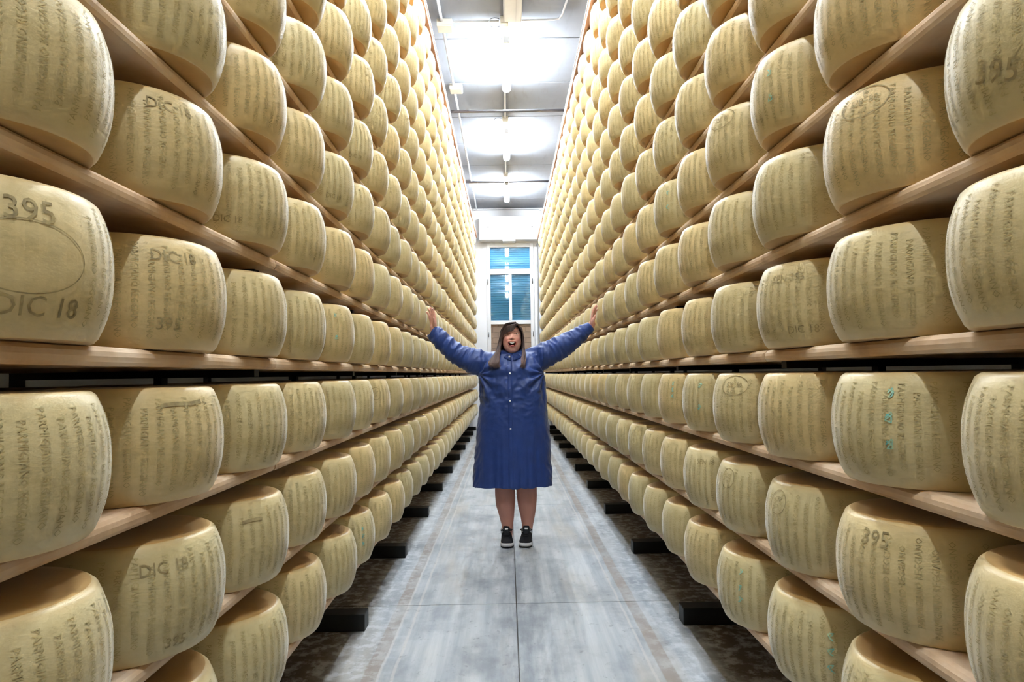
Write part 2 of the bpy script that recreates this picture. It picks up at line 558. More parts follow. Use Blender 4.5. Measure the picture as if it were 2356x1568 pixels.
ORD = ['zeroth', 'first', 'second', 'third', 'fourth', 'fifth', 'sixth', 'seventh', 'eighth', 'ninth', 'tenth', 'eleventh', 'twelfth',
       'thirteenth', 'fourteenth', 'fifteenth', 'sixteenth', 'seventeenth', 'eighteenth', 'nineteenth', 'twentieth']
def ordn(n):
    if n < len(ORD): return ORD[n]
    tens = {2: 'twenty', 3: 'thirty'}[n // 10]
    return tens + 'ieth'[0:0] + ('' if n % 10 else '') + ('-' + ORD[n % 10] if n % 10 else 'th')

# every wheel of the front rank
wheels = []
for side in ('left', 'right'):
    sg = -1 if side == 'left' else 1
    XF = XL if side == 'left' else XR
    ya = 1.10 if side == 'left' else 1.077
    for k in range(1, NROW + 1):
        for c in range(-8, 32):
            x = sg * (XF - 0.080 + WR + random.uniform(-0.007, 0.007))
            y = ya + WSP * c + random.uniform(-0.006, 0.006)
            z = shelf_z(k, side)
            wheels.append(dict(side=side, sg=sg, row=k, c=c, p=Vector((x, y, z)), ang=0 if sg < 0 else PI))

def edge_dx(sg, x, y):
    """tangent of the view angle (from the aisle axis) of a wheel's outline nearest the vanishing point"""
    d = math.hypot(x, y)
    return math.tan(min(math.atan2(abs(x), y), 1.5) - math.asin(min(WR / d, 0.99)))
def shown(w):
    """pixels of the picture that this wheel can fill (strip not covered by the wheel before it, clipped to the frame)"""
    sg = w['sg']; p = w['p']
    if p.y < 0.3: return 0.0
    ta = edge_dx(sg, p.x, p.y); tb = edge_dx(sg, p.x, max(p.y - WSP, 0.12))
    q = Vector((CAM.x + sg * ta * p.y, p.y, p.z)); q2 = Vector((CAM.x + sg * tb * p.y, p.y, p.z))
    a = project(q); b = project(q2); t = project(q + Vector((0, 0, WH)))
    if None in (a, b, t): return 0.0
    x0, x1 = sorted((a[0], b[0])); y0, y1 = sorted((t[1], a[1]))
    cx0, cx1 = max(x0, 0), min(x1, W); cy0, cy1 = max(y0, 0), min(y1, H)
    if cx1 - cx0 < 4 or cy1 - cy0 < 4: return 0.0
    return (cx1 - cx0) * (cy1 - cy0)
for w in wheels: w['area'] = shown(w)
order = sorted(wheels, key=lambda w: -w['area'])
single = order[:300]; rest = order[300:]
for w in single: w['single'] = True
# places along each shelf, counted from the edge of the picture
for side in ('left', 'right'):
    for k in range(1, NROW + 1):
        row = sorted((w for w in wheels if w['side'] == side and w['row'] == k and w['area'] > 150), key=lambda w: w['p'].y)
        for i, w in enumerate(row): w['place'] = i + 1

# printed marks that can be made out on particular wheels: (side, row, place)
A = {'left': -0.55, 'right': -0.55}
marks = {}
def mark(side, row, place, name, words, items, mat='stamp', flip=False):
    marks.setdefault((side, row, place), []).append((name, words, items, mat, flip))
la = -0.62      # faces the camera on the left rack
ra = 0.62       # and on the right rack
mark('left', 4, 1, 'date_stamp', 'stamped 395 and DIC 18', [('text', '395', 0.05, -0.5, 0.185), ('oval', 0.085, 0.055, 0.002, -0.52, 0.118), ('text', 'DIC 18', 0.042, -0.42, 0.045)])
mark('left', 4, 2, 'date_stamp', 'stamped DIC 18 over 395', [('text', 'DIC 18', 0.034, -0.62, 0.192), ('text', '395', 0.036, -0.68, 0.05)])
mark('left', 2, 2, 'date_stamp', 'stamped DIC 18', [('text', 'DIC 18', 0.034, -0.72, 0.190), ('text', '395', 0.032, -0.6, 0.035)])
mark('left', 5, 2, 'date_stamp', 'stamped DIC 18', [('text', 'DIC 18', 0.034, -0.62, 0.195)])
mark('left', 1, 1, 'date_stamp', 'stamped 18', [('text', 'DIC 18', 0.05, -0.85, 0.13)])
mark('left', 5, 3, 'date_stamp', 'stamped DIC 18 low down', [('text', 'DIC 18', 0.026, -1.0, 0.05)])
mark('left', 3, 2, 'date_stamp', 'with a smudged grey stamp', [('stroke', [(-0.05, 0), (-0.02, 0.003), (0.02, 0.002), (0.05, 0.006)], 0.0042, -0.45, 0.200)])
mark('left', 2, 3, 'date_stamp', 'with a smudged grey stamp', [('stroke', [(-0.03, 0), (0.0, 0.003), (0.03, 0.002)], 0.004, -0.7, 0.185)])
mark('left', 7, 4, 'date_stamp', 'stamped DIC 18', [('text', 'DIC 18', 0.026, -0.7, 0.04)])
mark('left', 6, 4, 'date_stamp', 'stamped DIC 18', [('text', 'DIC 18', 0.026, -0.7, 0.045)])
OV = lambda a, z: [('oval', 0.058, 0.034, 0.0022, a, z), ('text', 'IT', 0.012, a, z + 0.022), ('text', '528  80', 0.022, a, z + 0.002), ('text', 'CEE', 0.012, a, z - 0.02)]
mark('right', 5, 2, 'oval_stamp', 'with an oval stamp', OV(0.42, 0.195))
mark('right', 6, 3, 'oval_stamp', 'with an oval stamp', OV(0.45, 0.195))
mark('right', 3, 4, 'oval_stamp', 'with an oval stamp', OV(0.55, 0.195))
CI = lambda a, z: [('oval', 0.034, 0.034, 0.0022, a, z), ('text', 'CFP', 0.018, a, z + 0.008), ('text', 'IT', 0.014, a, z - 0.012)]
mark('right', 2, 3, 'round_stamp', 'with a round stamp', CI(0.22, 0.185))
mark('right', 2, 4, 'round_stamp', 'with a round stamp', CI(0.25, 0.185))
mark('right', 4, 3, 'date_stamp', 'stamped SEN 395', [('text', 'SEN 395', 0.03, 0.55, 0.19), ('text', 'DIC 18', 0.03, 0.75, 0.045)])
mark('right', 2, 2, 'date_stamp', 'stamped 395 upside down', [('text', '395', 0.045, 0.42, 0.20)])
mark('right', 2, 5, 'date_stamp', 'stamped SEN 18', [('text', 'SEN 18', 0.028, 0.7, 0.19)])
mark('right', 5, 1, 'date_stamp', 'stamped 395 near its foot', [('text', '395', 0.05, 0.25, 0.075, -0.3)])
mark('left', 3, 7, 'round_stamp', 'with a round stamp', CI(-0.7, 0.16))
mark('right', 3, 2, 'ink_mark', 'with turquoise ink marks', scrawl(3, 0.62, (0.195, 0.145, 0.09)), 'ink')
mark('right', 4, 1, 'ink_mark', 'with turquoise ink marks', scrawl(5, 0.60, (0.17, 0.11)), 'ink')
mark('right', 1, 3, 'ink_mark', 'with turquoise ink marks', scrawl(8, 0.55, (0.19, 0.14, 0.10)), 'ink')
mark('right', 1, 2, 'ink_mark', 'with turquoise ink marks', scrawl(11, 0.95, (0.17, 0.13, 0.09)), 'ink')
mark('right', 6, 2, 'ink_mark', 'with turquoise ink marks', scrawl(13, 0.4, (0.16, 0.09)), 'ink')
mark('right', 3, 5, 'ink_mark', 'with turquoise ink marks', scrawl(15, 0.6, (0.19, 0.10)), 'ink')
mark('right', 3, 6, 'ink_mark', 'with turquoise ink marks', scrawl(16, 0.6, (0.19, 0.16, 0.13)), 'ink')
mark('right', 6, 5, 'ink_mark', 'with turquoise ink marks', scrawl(17, 0.6, (0.17, 0.10)), 'ink')
mark('left', 4, 5, 'ink_mark', 'with turquoise ink marks', scrawl(19, -0.6, (0.19, 0.10)), 'ink')
mark('left', 1, 5, 'ink_mark', 'with turquoise ink marks', scrawl(21, -0.6, (0.17, 0.14, 0.10)), 'ink')

for w in single:
    o = bpy.data.objects.new('aged_cheese', wheel_me); COL.objects.link(o)
    o.location = w['p']; o.rotation_euler.z = w['ang'] + random.uniform(-0.05, 0.05)
    key = (w['side'], w['row'], w.get('place', 0))
    words = 'cheese wheel'
    if key in marks: words += ' ' + ' and '.join(dict.fromkeys(m_[1] for m_ in marks[key]))
    tag(o, '%s, %s rack, %s shelf up, %s from picture edge' % (words, w['side'], ordn(w['row']), ordn(w.get('place', 1))), 'cheese',
        'cheese wheels on the %s rack' % w['side'])
    hpx = F * WH / w['p'].y
    if hpx > 62:
        up_ = 0 if random.random() < (0.8 if w['side'] == 'left' else 0.4) else 1
        l = bpy.data.objects.new('lettering', letter_plate if key == ('left', 4, 1) else letter_meshes[up_]); COL.objects.link(l); l.parent = o; l['kind'] = 'stuff'
    for (nm, wd, items, mt, fl_) in marks.get(key, ()):
        for it_ in items:
            s_ = bpy.data.objects.new(nm, stamp_mesh(nm, [it_], MAT[mt], fl_)); COL.objects.link(s_); s_.parent = o
            s_['label'] = {'ink_mark': 'turquoise handwritten ink', 'oval_stamp': 'raised oval stamp', 'round_stamp': 'raised round stamp'}.get(nm, 'dark stamped characters')

# the wheels too far off to matter singly, and the second rank behind
def mass(name, items, lods):
    Vs, Fs4, Fs3, UVs, T = [], [], [], [], []
    base = 0
    all_faces = []
    for (p, lod, tint) in items:
        V, Fc, UV = lods[lod]
        Vs.append(np.array(V) + np.array(p)); UVs.append(np.array(UV)); T.append(np.full(len(V), tint))
        all_faces.append((Fc, base)); base += len(V)
    V = np.concatenate(Vs); UV = np.concatenate(UVs); T = np.concatenate(T)
    faces = [tuple(j + b for j in f) for Fc, b in all_faces for f in Fc]
    me = bpy.data.meshes.new(name); me.from_pydata(V.tolist(), [], faces)
    me.materials.append(MAT['rind_far'])
    me.polygons.foreach_set('use_smooth', [True] * len(me.polygons))
    idx = np.zeros(len(me.loops), dtype=np.int32); me.loops.foreach_get('vertex_index', idx)
    me.uv_layers.new(name='rind').data.foreach_set('uv', UV.astype(np.float32)[idx].ravel())
    at = me.attributes.new('tint', 'FLOAT', 'POINT'); at.data.foreach_set('value', T.astype(np.float32))
    me.update()
    o = bpy.data.objects.new(name, me); COL.objects.link(o)
    return o
lods = {'mid': wheel_arrays(30, 6), 'low': wheel_arrays(16, 3)}
items = []
for w in rest:
    items.append((tuple(w['p']), 'mid' if w['area'] > 0 else 'low', random.random()))
for w in wheels:
    items.append((tuple(w['p'] + Vector((w['sg'] * 0.455, random.uniform(-0.01, 0.01), 0))), 'low', random.random()))
far = mass('cheese_wheels', items, lods)
tag(far, 'countless smaller cheese wheels filling the far ends and tops of both racks', 'cheese wheels', kind='stuff')

# ------------------------------------------------------------------ ceiling lamps and services
glow = bpy.data.materials.new('lamp_glow'); glow.use_nodes = True
nt = glow.node_tree; nt.nodes.clear()
em = nt.nodes.new('ShaderNodeEmission'); em.inputs[0].default_value = (0.84, 0.93, 1.0, 1); em.inputs[1].default_value = TUBE_POWER
ou = nt.nodes.new('ShaderNodeOutputMaterial'); nt.links.new(em.outputs[0], ou.inputs[0])
MAT['casing'] = plain('lamp_casing', (214, 216, 218), 0.5, var=0.04)
MAT['conduit'] = plain('grey_conduit', (200, 202, 206), 0.5, var=0.06)
MAT['cable_box'] = plain('junction_box_plastic', (220, 216, 204), 0.55, var=0.05)
MAT['dark_metal'] = plain('dark_steel', (92, 90, 96), 0.45, metal=0.3)
MAT['black_rubber'] = plain('black_cable', (40, 40, 44), 0.5)

LX = 0.05; LZ = ZC - 0.115
lamp_y = [8.42 + 2.97 * k for k in range(-3, 3)]
lampwords = {2: 'farthest of the lit fluorescent lamps on the ceiling, just before the window', 1: 'middle one of three lit fluorescent lamps seen on the ceiling', 0: 'nearest and largest lit fluorescent lamp seen on the ceiling'}
for i, y in enumerate(lamp_y):
    k = i - 3
    r = empty('fluorescent_lamp', (LX, y, ZC))
    tag(r, lampwords.get(k, 'lit ceiling lamp over the aisle, %s towards the viewer from the nearest visible lamp' % ORD[-k if k < 0 else 1]), 'lamp', 'ceiling lamps along the aisle')
    box('housing', LX - 0.05, LX + 0.05, y - 0.62, y + 0.62, ZC - 0.095, ZC - 0.001, MAT['casing'], r, 0.006)
    bm_obj('diffuser', tube_geo([(0, -0.67, -0.150), (0, -0.63, -0.150), (0, 0.63, -0.150), (0, 0.67, -0.150)], [0.036, 0.056, 0.056, 0.036], 14), glow, r, True)
    for s in (-1, 1):
        box('end_cap', LX - 0.035, LX + 0.035, y + s * 0.690 - 0.012, y + s * 0.690 + 0.012, ZC - 0.18, ZC - 0.095, MAT['casing'], r, 0.006)

def pipe(name, pts, r, mat, label, cat, group=None, seg=8, parent=None):
    p0 = Vector(pts[0]) if parent is None else parent.location
    o = bm_obj(name, tube_geo([Vector(p) - p0 for p in pts], r, seg), mat, parent, True)
    if parent is None:
        o.location = p0; tag(o, label, cat, group)
    return o

def junction(x, y, z, s, label, loop=0):
    r = empty('junction_box', (x, y, z)); tag(r, label, 'junction box', 'junction boxes on the ceiling')
    box('body', x - s, x + s, y - s, y + s, z - 0.075, z, MAT['cable_box'], r, 0.005)
    box('lid', x - s * 0.93, x + s * 0.93, y - s * 0.93, y + s * 0.93, z - 0.085, z - 0.0745, MAT['cable_box'], r, 0.003)
    for sx_, sy_ in ((1, 1), (1, -1), (-1, 1), (-1, -1)):
        pass
    if loop:
        pts = [(-s - 0.06 + 0.07 * math.cos(t_), 0.04 * 0, -0.075 + 0.075 * math.sin(t_)) for t_ in np.linspace(0.8, 2 * PI - 0.8, 18)]
        bm_obj('cable_loop', tube_geo([(p[0], p[2] * 1.4 + 0.12, -0.05) for p in pts], 0.004, 6), MAT['black_rubber'], r, True)
    return r

for k, w_ in zip((0, 1, 2), ('nearest', 'middle', 'farthest')):
    junction(0.03, 7.50 + 2.97 * k, ZC, 0.045, 'small grey junction box with cable loop before the %s lit lamp' % w_, 1)
ends = [(7.56, 9.6 + 0.75), (10.53, 13.42)]
pipe('conduit', [(0.03, -5.5, ZC - 0.03), (0.03, 7.44, ZC - 0.03)], 0.013, MAT['conduit'], 'thin grey conduit running to the nearest lit lamp', 'conduit', 'ceiling conduits')
for k, w_ in ((0, 'nearest and middle'), (1, 'middle and farthest')):
    pipe('conduit', [(0.03, 9.16 + 2.97 * k, ZC - 0.03), (0.03, 10.40 + 2.97 * k, ZC - 0.03)], 0.013, MAT['conduit'],
         'thin grey conduit linking the %s lit lamps' % w_, 'conduit', 'ceiling conduits')
# long conduit above the left rack with its boxes
LXc = -0.66
for y, w_ in ((7.55, 'largest pale junction box on the left ceiling conduit'), (9.25, 'second pale junction box along the left ceiling conduit'), (14.0, 'far pale junction box along the left ceiling conduit')):
    junction(LXc + 0.03, y, ZC - 0.02, 0.085, w_)
for a, b, w_ in ((-5.5, 7.46, 'white conduit above left rack leading to largest junction box'), (7.64, 9.16, 'white conduit above left rack between first two junction boxes'),
                 (9.34, 13.9, 'long white conduit above left rack between middle and far junction boxes'), (14.1, 16.2, 'white conduit above left rack beyond the far junction box')):
    pipe('conduit', [(LXc, a, ZC - 0.045), (LXc, b, ZC - 0.045)], 0.016, MAT['conduit'], w_, 'conduit', 'ceiling conduits')
pipe('conduit', [(LXc + 0.12, 7.50, ZC - 0.04), (-0.03, 7.50, ZC - 0.04)], 0.012, MAT['conduit'], 'cross conduit from left junction box to the lamp box', 'conduit', 'ceiling conduits')
pipe('conduit', [(0.09, 7.50, ZC - 0.04), (0.58, 7.48, ZC - 0.04), (0.63, 7.46, ZC - 0.04), (0.66, 7.40, ZC - 0.03), (0.70, 7.0, ZC - 0.02)], 0.012, MAT['conduit'],
     'cross conduit bending up near the right rack top', 'conduit', 'ceiling conduits')
for k, (y, w_) in enumerate(((8.55, 'dark steel tie bar across the aisle behind the nearest lamp'), (11.75, 'dark steel tie bar across the aisle behind the middle lamp'))):
    r = empty('tie_bar', (0, y, shelf_z(NROW + 1) + 0.06)); tag(r, w_, 'tie bar', 'tie bars between the rack tops')
    bm_obj('bar', tube_geo([(-XL - 0.02, 0, 0), (XR + 0.02, 0, 0)], 0.018, 8), MAT['dark_metal'], r, True)
    bm_obj('rod', tube_geo([(-XL - 0.02, 0.05, 0.01), (XR + 0.02, 0.05, 0.01)], 0.009, 8), MAT['dark_metal'], r, True)
    for sx_, sd_ in ((-XL - 0.01, 'left'), (XR + 0.01, 'right')):
        box('bracket', sx_ - 0.03, sx_ + 0.03, y - 0.03, y + 0.08, shelf_z(NROW + 1, sd_), shelf_z(NROW + 1) + 0.09, MAT['black_steel'], r, 0.003)
        box('bracket', sx_ - 0.008, sx_ + 0.008, y - 0.01, y + 0.01, shelf_z(NROW + 1) + 0.09, shelf_z(NROW + 1) + 0.19, MAT['black_steel'], r)
# unlit casing between two ceiling panels
r = empty('lamp_casing', (0.125, 6.7, ZC)); tag(r, 'unlit white lamp casing at the top edge of the picture', 'lamp casing')
box('cover', 0.03, 0.215, 5.95, 7.38, ZC - 0.12, ZC, MAT['casing'], r, 0.012)
box('seam', 0.150, 0.156, 5.97, 7.385, ZC - 0.124, ZC - 0.02, MAT['conduit'], r)

# ------------------------------------------------------------------ window in the end wall
MAT['frame'] = plain('white_window_frame', (232, 233, 236), 0.4, var=0.03)
MAT['shutter'] = plain('blue_shutter', (120, 206, 255), 0.5, var=0.10, scale=3)
MAT['metal'] = plain('brushed_hinge', (150, 150, 152), 0.35, metal=0.8)
gl = bpy.data.materials.new('window_glass'); gl.use_nodes = True
nt = gl.node_tree; nt.nodes.clear()
g1 = nt.nodes.new('ShaderNodeBsdfGlossy'); g1.inputs['Roughness'].default_value = 0.02
g2 = nt.nodes.new('ShaderNodeBsdfTransparent'); g2.inputs[0].default_value = (0.96, 0.97, 0.98, 1)
fr = nt.nodes.new('ShaderNodeFresnel'); fr.inputs[0].default_value = 1.6
mx = nt.nodes.new('ShaderNodeMixShader'); ou = nt.nodes.new('ShaderNodeOutputMaterial')
nt.links.new(fr.outputs[0], mx.inputs[0]); nt.links.new(g2.outputs[0], mx.inputs[1]); nt.links.new(g1.outputs[0], mx.inputs[2]); nt.links.new(mx.outputs[0], ou.inputs[0])
MAT['glass'] = gl
win = empty('window_1', ((WX0 + WX1) / 2, YW, WZ0)); tag(win, kind='structure')
fy0, fy1 = YW - 0.03, YW + 0.07
def fr_(n, x0, x1, z0, z1, y0=fy0, y1=fy1):
    return box(n, x0, x1, y0, y1, z0, z1, MAT['frame'], win, 0.006)
cx_ = (WX0 + WX1) / 2
zt0, zt1 = 3.75, 4.265          # top light
zm0, zm1 = 2.53, 3.62           # casements
fr_('frame', WX0, WX0 + 0.09, WZ0, WZ1); fr_('frame', WX1 - 0.09, WX1, WZ0, WZ1)
fr_('frame', WX0 + 0.09, WX1 - 0.09, zt1, WZ1); fr_('transom', WX0 + 0.09, WX1 - 0.09, zm1, zt0)
fr_('rail', WX0 + 0.09, WX1 - 0.09, zm0 - 0.09, zm0); fr_('frame', WX0 + 0.09, WX1 - 0.09, WZ0, WZ0 + 0.1)
fr_('mullion', cx_ - 0.035, cx_ + 0.035, zm0, zm1)
gi = YW + 0.03
for (x0, x1, z0, z1) in ((WX0 + 0.09, WX1 - 0.09, zt0, zt1), (WX0 + 0.09, cx_ - 0.035, zm0, zm1), (cx_ + 0.035, WX1 - 0.09, zm0, zm1), (WX0 + 0.09, WX1 - 0.09, WZ0 + 0.1, zm0 - 0.09)):
    box('pane', x0, x1, gi, gi + 0.006, z0, z1, MAT['glass'], win)
for sx_ in (WX0 + 0.035, WX1 - 0.035):
    for z in (2.2, 3.45):
        o = bm_obj('hinge', tube_geo([(sx_, fy0 - 0.012, z - 0.06), (sx_, fy0 - 0.012, z + 0.06)], 0.012, 8), MAT['metal'], win, True)
        o.location = -win.location
# rolling shutter outside the glass, slat by slat
sh = empty('roller_shutter', (cx_, YW + 0.085, zm0)); tag(sh, 'closed blue roller shutter behind the end window panes', 'shutter')
zz = zm0 - 0.05; s0 = None
while zz < zt1 + 0.02:
    if s0 is None:
        bmv = bmesh.new(); n = 6
        prof = [(0.012 * math.sin(PI * i / n), -0.026 + 0.052 * i / n) for i in range(n + 1)]
        wv_ = (WX1 - WX0) / 2 - 0.004
        ring = [[bmv.verts.new((sx_ * wv_, -a_, b_)) for a_, b_ in prof] for sx_ in (-1, 1)]
        ringb = [[bmv.verts.new((sx_ * wv_, -a_ + 0.006, b_)) for a_, b_ in prof] for sx_ in (-1, 1)]
        for i in range(n):
            bmv.faces.new((ring[0][i], ring[1][i], ring[1][i + 1], ring[0][i + 1]))
            bmv.faces.new((ringb[0][i + 1], ringb[1][i + 1], ringb[1][i], ringb[0][i]))
        s0 = o = bm_obj('slat', bmv, MAT['shutter'], sh)
    else:
        o = s0.copy(); COL.objects.link(o); o.parent = sh
    o.location = (0, 0, zz - zm0); zz += 0.055
# bricked-up lower part behind the glass
MAT['brick'] = plain('pale_pink_brick', (255, 214, 190), 0.85, 0.2, var=0.15, scale=5)
bw = box('wall_brick_infill', WX0, WX1, YW + 0.10, YW + 0.18, WZ0, zm0 - 0.06, plain('mortar', (214, 184, 166), 0.9)); tag(bw, kind='structure')
b0 = None; zr = WZ0 + 0.005; ri = 0
while zr + 0.12 < zm0:
    x = WX0 - (0.13 if ri % 2 else 0.0)
    while x < WX1:
        xa, xb = max(x, WX0 + 0.002), min(x + 0.252, WX1 - 0.002)
        if xb - xa > 0.03:
            box('brick', xa, xb, YW + 0.085, YW + 0.102, zr, zr + 0.118, MAT['brick'], bw, 0.004)
        x += 0.262
    zr += 0.128; ri += 1
# housing above the window
r = empty('shutter_housing', (0.12, YW - 0.15, 4.39)); tag(r, 'white boxed shutter housing mounted above the end window', 'housing')
box('cover', -0.60, 0.86, YW - 0.30, YW - 0.002, 4.40, 4.95, MAT['frame'], r, 0.01)
box('lip', -0.60, 0.86, YW - 0.33, YW - 0.30, 4.39, 4.415, MAT['frame'], r, 0.004)
box('bracket', -0.06, 0.24, YW - 0.32, YW - 0.02, 4.355, 4.40, MAT['frame'], r, 0.004)
for sx_ in (-0.39, 0.63):
    o = bm_obj('bolt', tube_geo([(0, 0, 0), (0, -0.012, 0)], 0.014, 10), MAT['dark_metal'], r, True)
    o.location = Vector((sx_, YW - 0.30, 4.69)) - r.location
pipe('wall_pipe', [(0.75, YW - 0.03, 0.0), (0.75, YW - 0.03, 4.3), (0.78, YW - 0.03, 4.34)], 0.022, MAT['conduit'], 'white vertical pipe on the end wall right of the window', 'pipe', 'pipes on the end wall')
pipe('wall_pipe', [(0.83, YW - 0.03, 0.0), (0.83, YW - 0.03, 3.9), (0.87, YW - 0.03, 4.15), (0.92, YW - 0.03, 4.9)], 0.013, MAT['conduit'], 'thin white cable pipe beside the right rack end', 'pipe', 'pipes on the end wall')
pipe('conduit', [(-0.72, YW - 0.03, ZC - 0.04), (0.8, YW - 0.03, ZC - 0.04), (0.86, YW - 0.03, ZC - 0.08), (0.88, YW - 0.03, 5.0)], 0.012, MAT['conduit'], 'thin white conduit where end wall meets ceiling', 'conduit', 'ceiling conduits')
# ------------------------------------------------------------------ the woman in the aisle
PY = 5.30
proot = empty('person', (0.02, PY, 0.0))
tag(proot, 'woman in a navy lab coat with both arms raised wide, shouting happily', 'person')
def px_to_m(px, py, y=0.0):
    """image pixel coordinates (about 300 pixels to the metre) -> metres in the figure's own frame"""
    return Vector((0.006 + 0.003298 * (px - 1177) - 0.0000526 * (py - 1000), y, 0.81197 - 0.0032816 * (py - 1000) - 0.0000544 * (px - 1177)))  # affine fit of image pixels through the camera at the figure's distance
PXM = 0.00329

def loft(bm, rings, seg=28, cap=True):
    """rings: (centre, half width x, depth front, depth back, exponent) stacked mostly along z"""
    rs = []
    for (c, a, bf, bb, e) in rings:
        ring = []
        for k in range(seg):
            t_ = 2 * PI * k / seg
            cs, sn = math.cos(t_), math.sin(t_)
            x = a * math.copysign(abs(cs) ** (2 / e), cs)
            b = bf if sn < 0 else bb
            y = b * math.copysign(abs(sn) ** (2 / e), sn)
            ring.append(bm.verts.new((c.x + x, c.y + y, c.z)))
        rs.append(ring)
    for a, b in zip(rs, rs[1:]):
        for k in range(seg):
            bm.faces.new((a[k], a[(k + 1) % seg], b[(k + 1) % seg], b[k]))
    if cap:
        bm.faces.new(rs[0][::-1]); bm.faces.new(rs[-1])

def ellipsoid(bm, c, r, u=32, v=20):
    m = Matrix.Translation(c) @ Matrix.Diagonal((r[0], r[1], r[2], 1))
    bmesh.ops.create_uvsphere(bm, u_segments=u, v_segments=v, radius=1.0, matrix=m)

def fused(name, bm, voxel, smooth_it):
    me = bpy.data.meshes.new(name); bmesh.ops.recalc_face_normals(bm, faces=bm.faces); bm.to_mesh(me); bm.free()
    o = bpy.data.objects.new(name, me); COL.objects.link(o)
    rm = o.modifiers.new('r', 'REMESH'); rm.mode = 'VOXEL'; rm.voxel_size = voxel
    sm = o.modifiers.new('s', 'SMOOTH'); sm.factor = 0.5; sm.iterations = smooth_it
    dg = bpy.context.evaluated_depsgraph_get()
    res = bpy.data.meshes.new_from_object(o.evaluated_get(dg))
    bpy.data.objects.remove(o); bpy.data.meshes.remove(me)
    res.name = name
    return res

def rounded_tube(bm, pts, radii, seg=12):
    pts = [Vector(p) for p in pts]
    d0 = (pts[0] - pts[1]).normalized(); d1 = (pts[-1] - pts[-2]).normalized()
    P = [pts[0] + d0 * radii[0] * 0.8] + pts + [pts[-1] + d1 * radii[-1] * 0.45, pts[-1] + d1 * radii[-1] * 0.85, pts[-1] + d1 * radii[-1]]
    R_ = [radii[0] * 0.5] + list(radii) + [radii[-1] * 0.87, radii[-1] * 0.5, radii[-1] * 0.15]
    tube_geo(P, R_, seg, True, 1.0, bm)

# ---- body
bm = bmesh.new()
HD = px_to_m(1177.5, 769.5, -0.03)                 # between the eyes, centre of the head
ellipsoid(bm, HD + Vector((0, 0.022, -0.006)), (0.073, 0.094, 0.087))
ellipsoid(bm, HD + Vector((0, -0.020, -0.060)), (0.0705, 0.074, 0.084))
ellipsoid(bm, HD + Vector((0, -0.024, -0.098)), (0.052, 0.058, 0.046))
rounded_tube(bm, [HD + Vector((0, 0.03, -0.09)), HD + Vector((0, 0.035, -0.16)), HD + Vector((0, 0.04, -0.21))], [0.056, 0.058, 0.075], 20)
loft(bm, [(px_to_m(1177, 1010, 0.02), 0.17, 0.12, 0.13, 2), (px_to_m(1178, 960, 0.02), 0.18, 0.13, 0.12, 2), (px_to_m(1178, 900, 0.02), 0.17, 0.14, 0.11, 2), (px_to_m(1178, 850, 0.02), 0.17, 0.13, 0.10, 2), (px_to_m(1178, 822, 0.03), 0.14, 0.08, 0.08, 2), (px_to_m(1178, 808, 0.03), 0.07, 0.06, 0.06, 2)])
LEG = {'l': [(1000, 1150, .105, .11), (1060, 1157, .088, .09), (1112, 1161.5, .0775, .08), (1140, 1162, .0765, .078), (1165, 1163, .071, .074), (1190, 1166, .056, .058), (1212, 1167.6, .041, .044), (1228, 1168, .038, .042), (1243, 1167, .038, .05)],
       'r': [(1000, 1202, .105, .11), (1060, 1210, .088, .09), (1112, 1211, .0785, .08), (1140, 1212, .0775, .078), (1165, 1213, .070, .074), (1190, 1214, .054, .058), (1212, 1213.7, .040, .044), (1228, 1213, .038, .042), (1243, 1212, .038, .05)]}
for s in 'lr':
    loft(bm, [(px_to_m(cx, py, 0.03 + (0.012 if 1100 < py < 1200 else 0)), a, b * 0.92, b * 1.08, 2) for py, cx, a, b in LEG[s][::-1]], 24)
for pts in ([(1130, 836), (1085, 828), (1040, 808), (1012, 780), (1000, 763), (996, 752)], [(1226, 832), (1262, 812), (1300, 793), (1338, 768), (1358, 752), (1363, 744)]):
    rounded_tube(bm, [px_to_m(x, y, 0.02 - 0.03 * i / 5) for i, (x, y) in enumerate(pts)], [0.07, 0.062, 0.052, 0.042, 0.031, 0.027], 16)

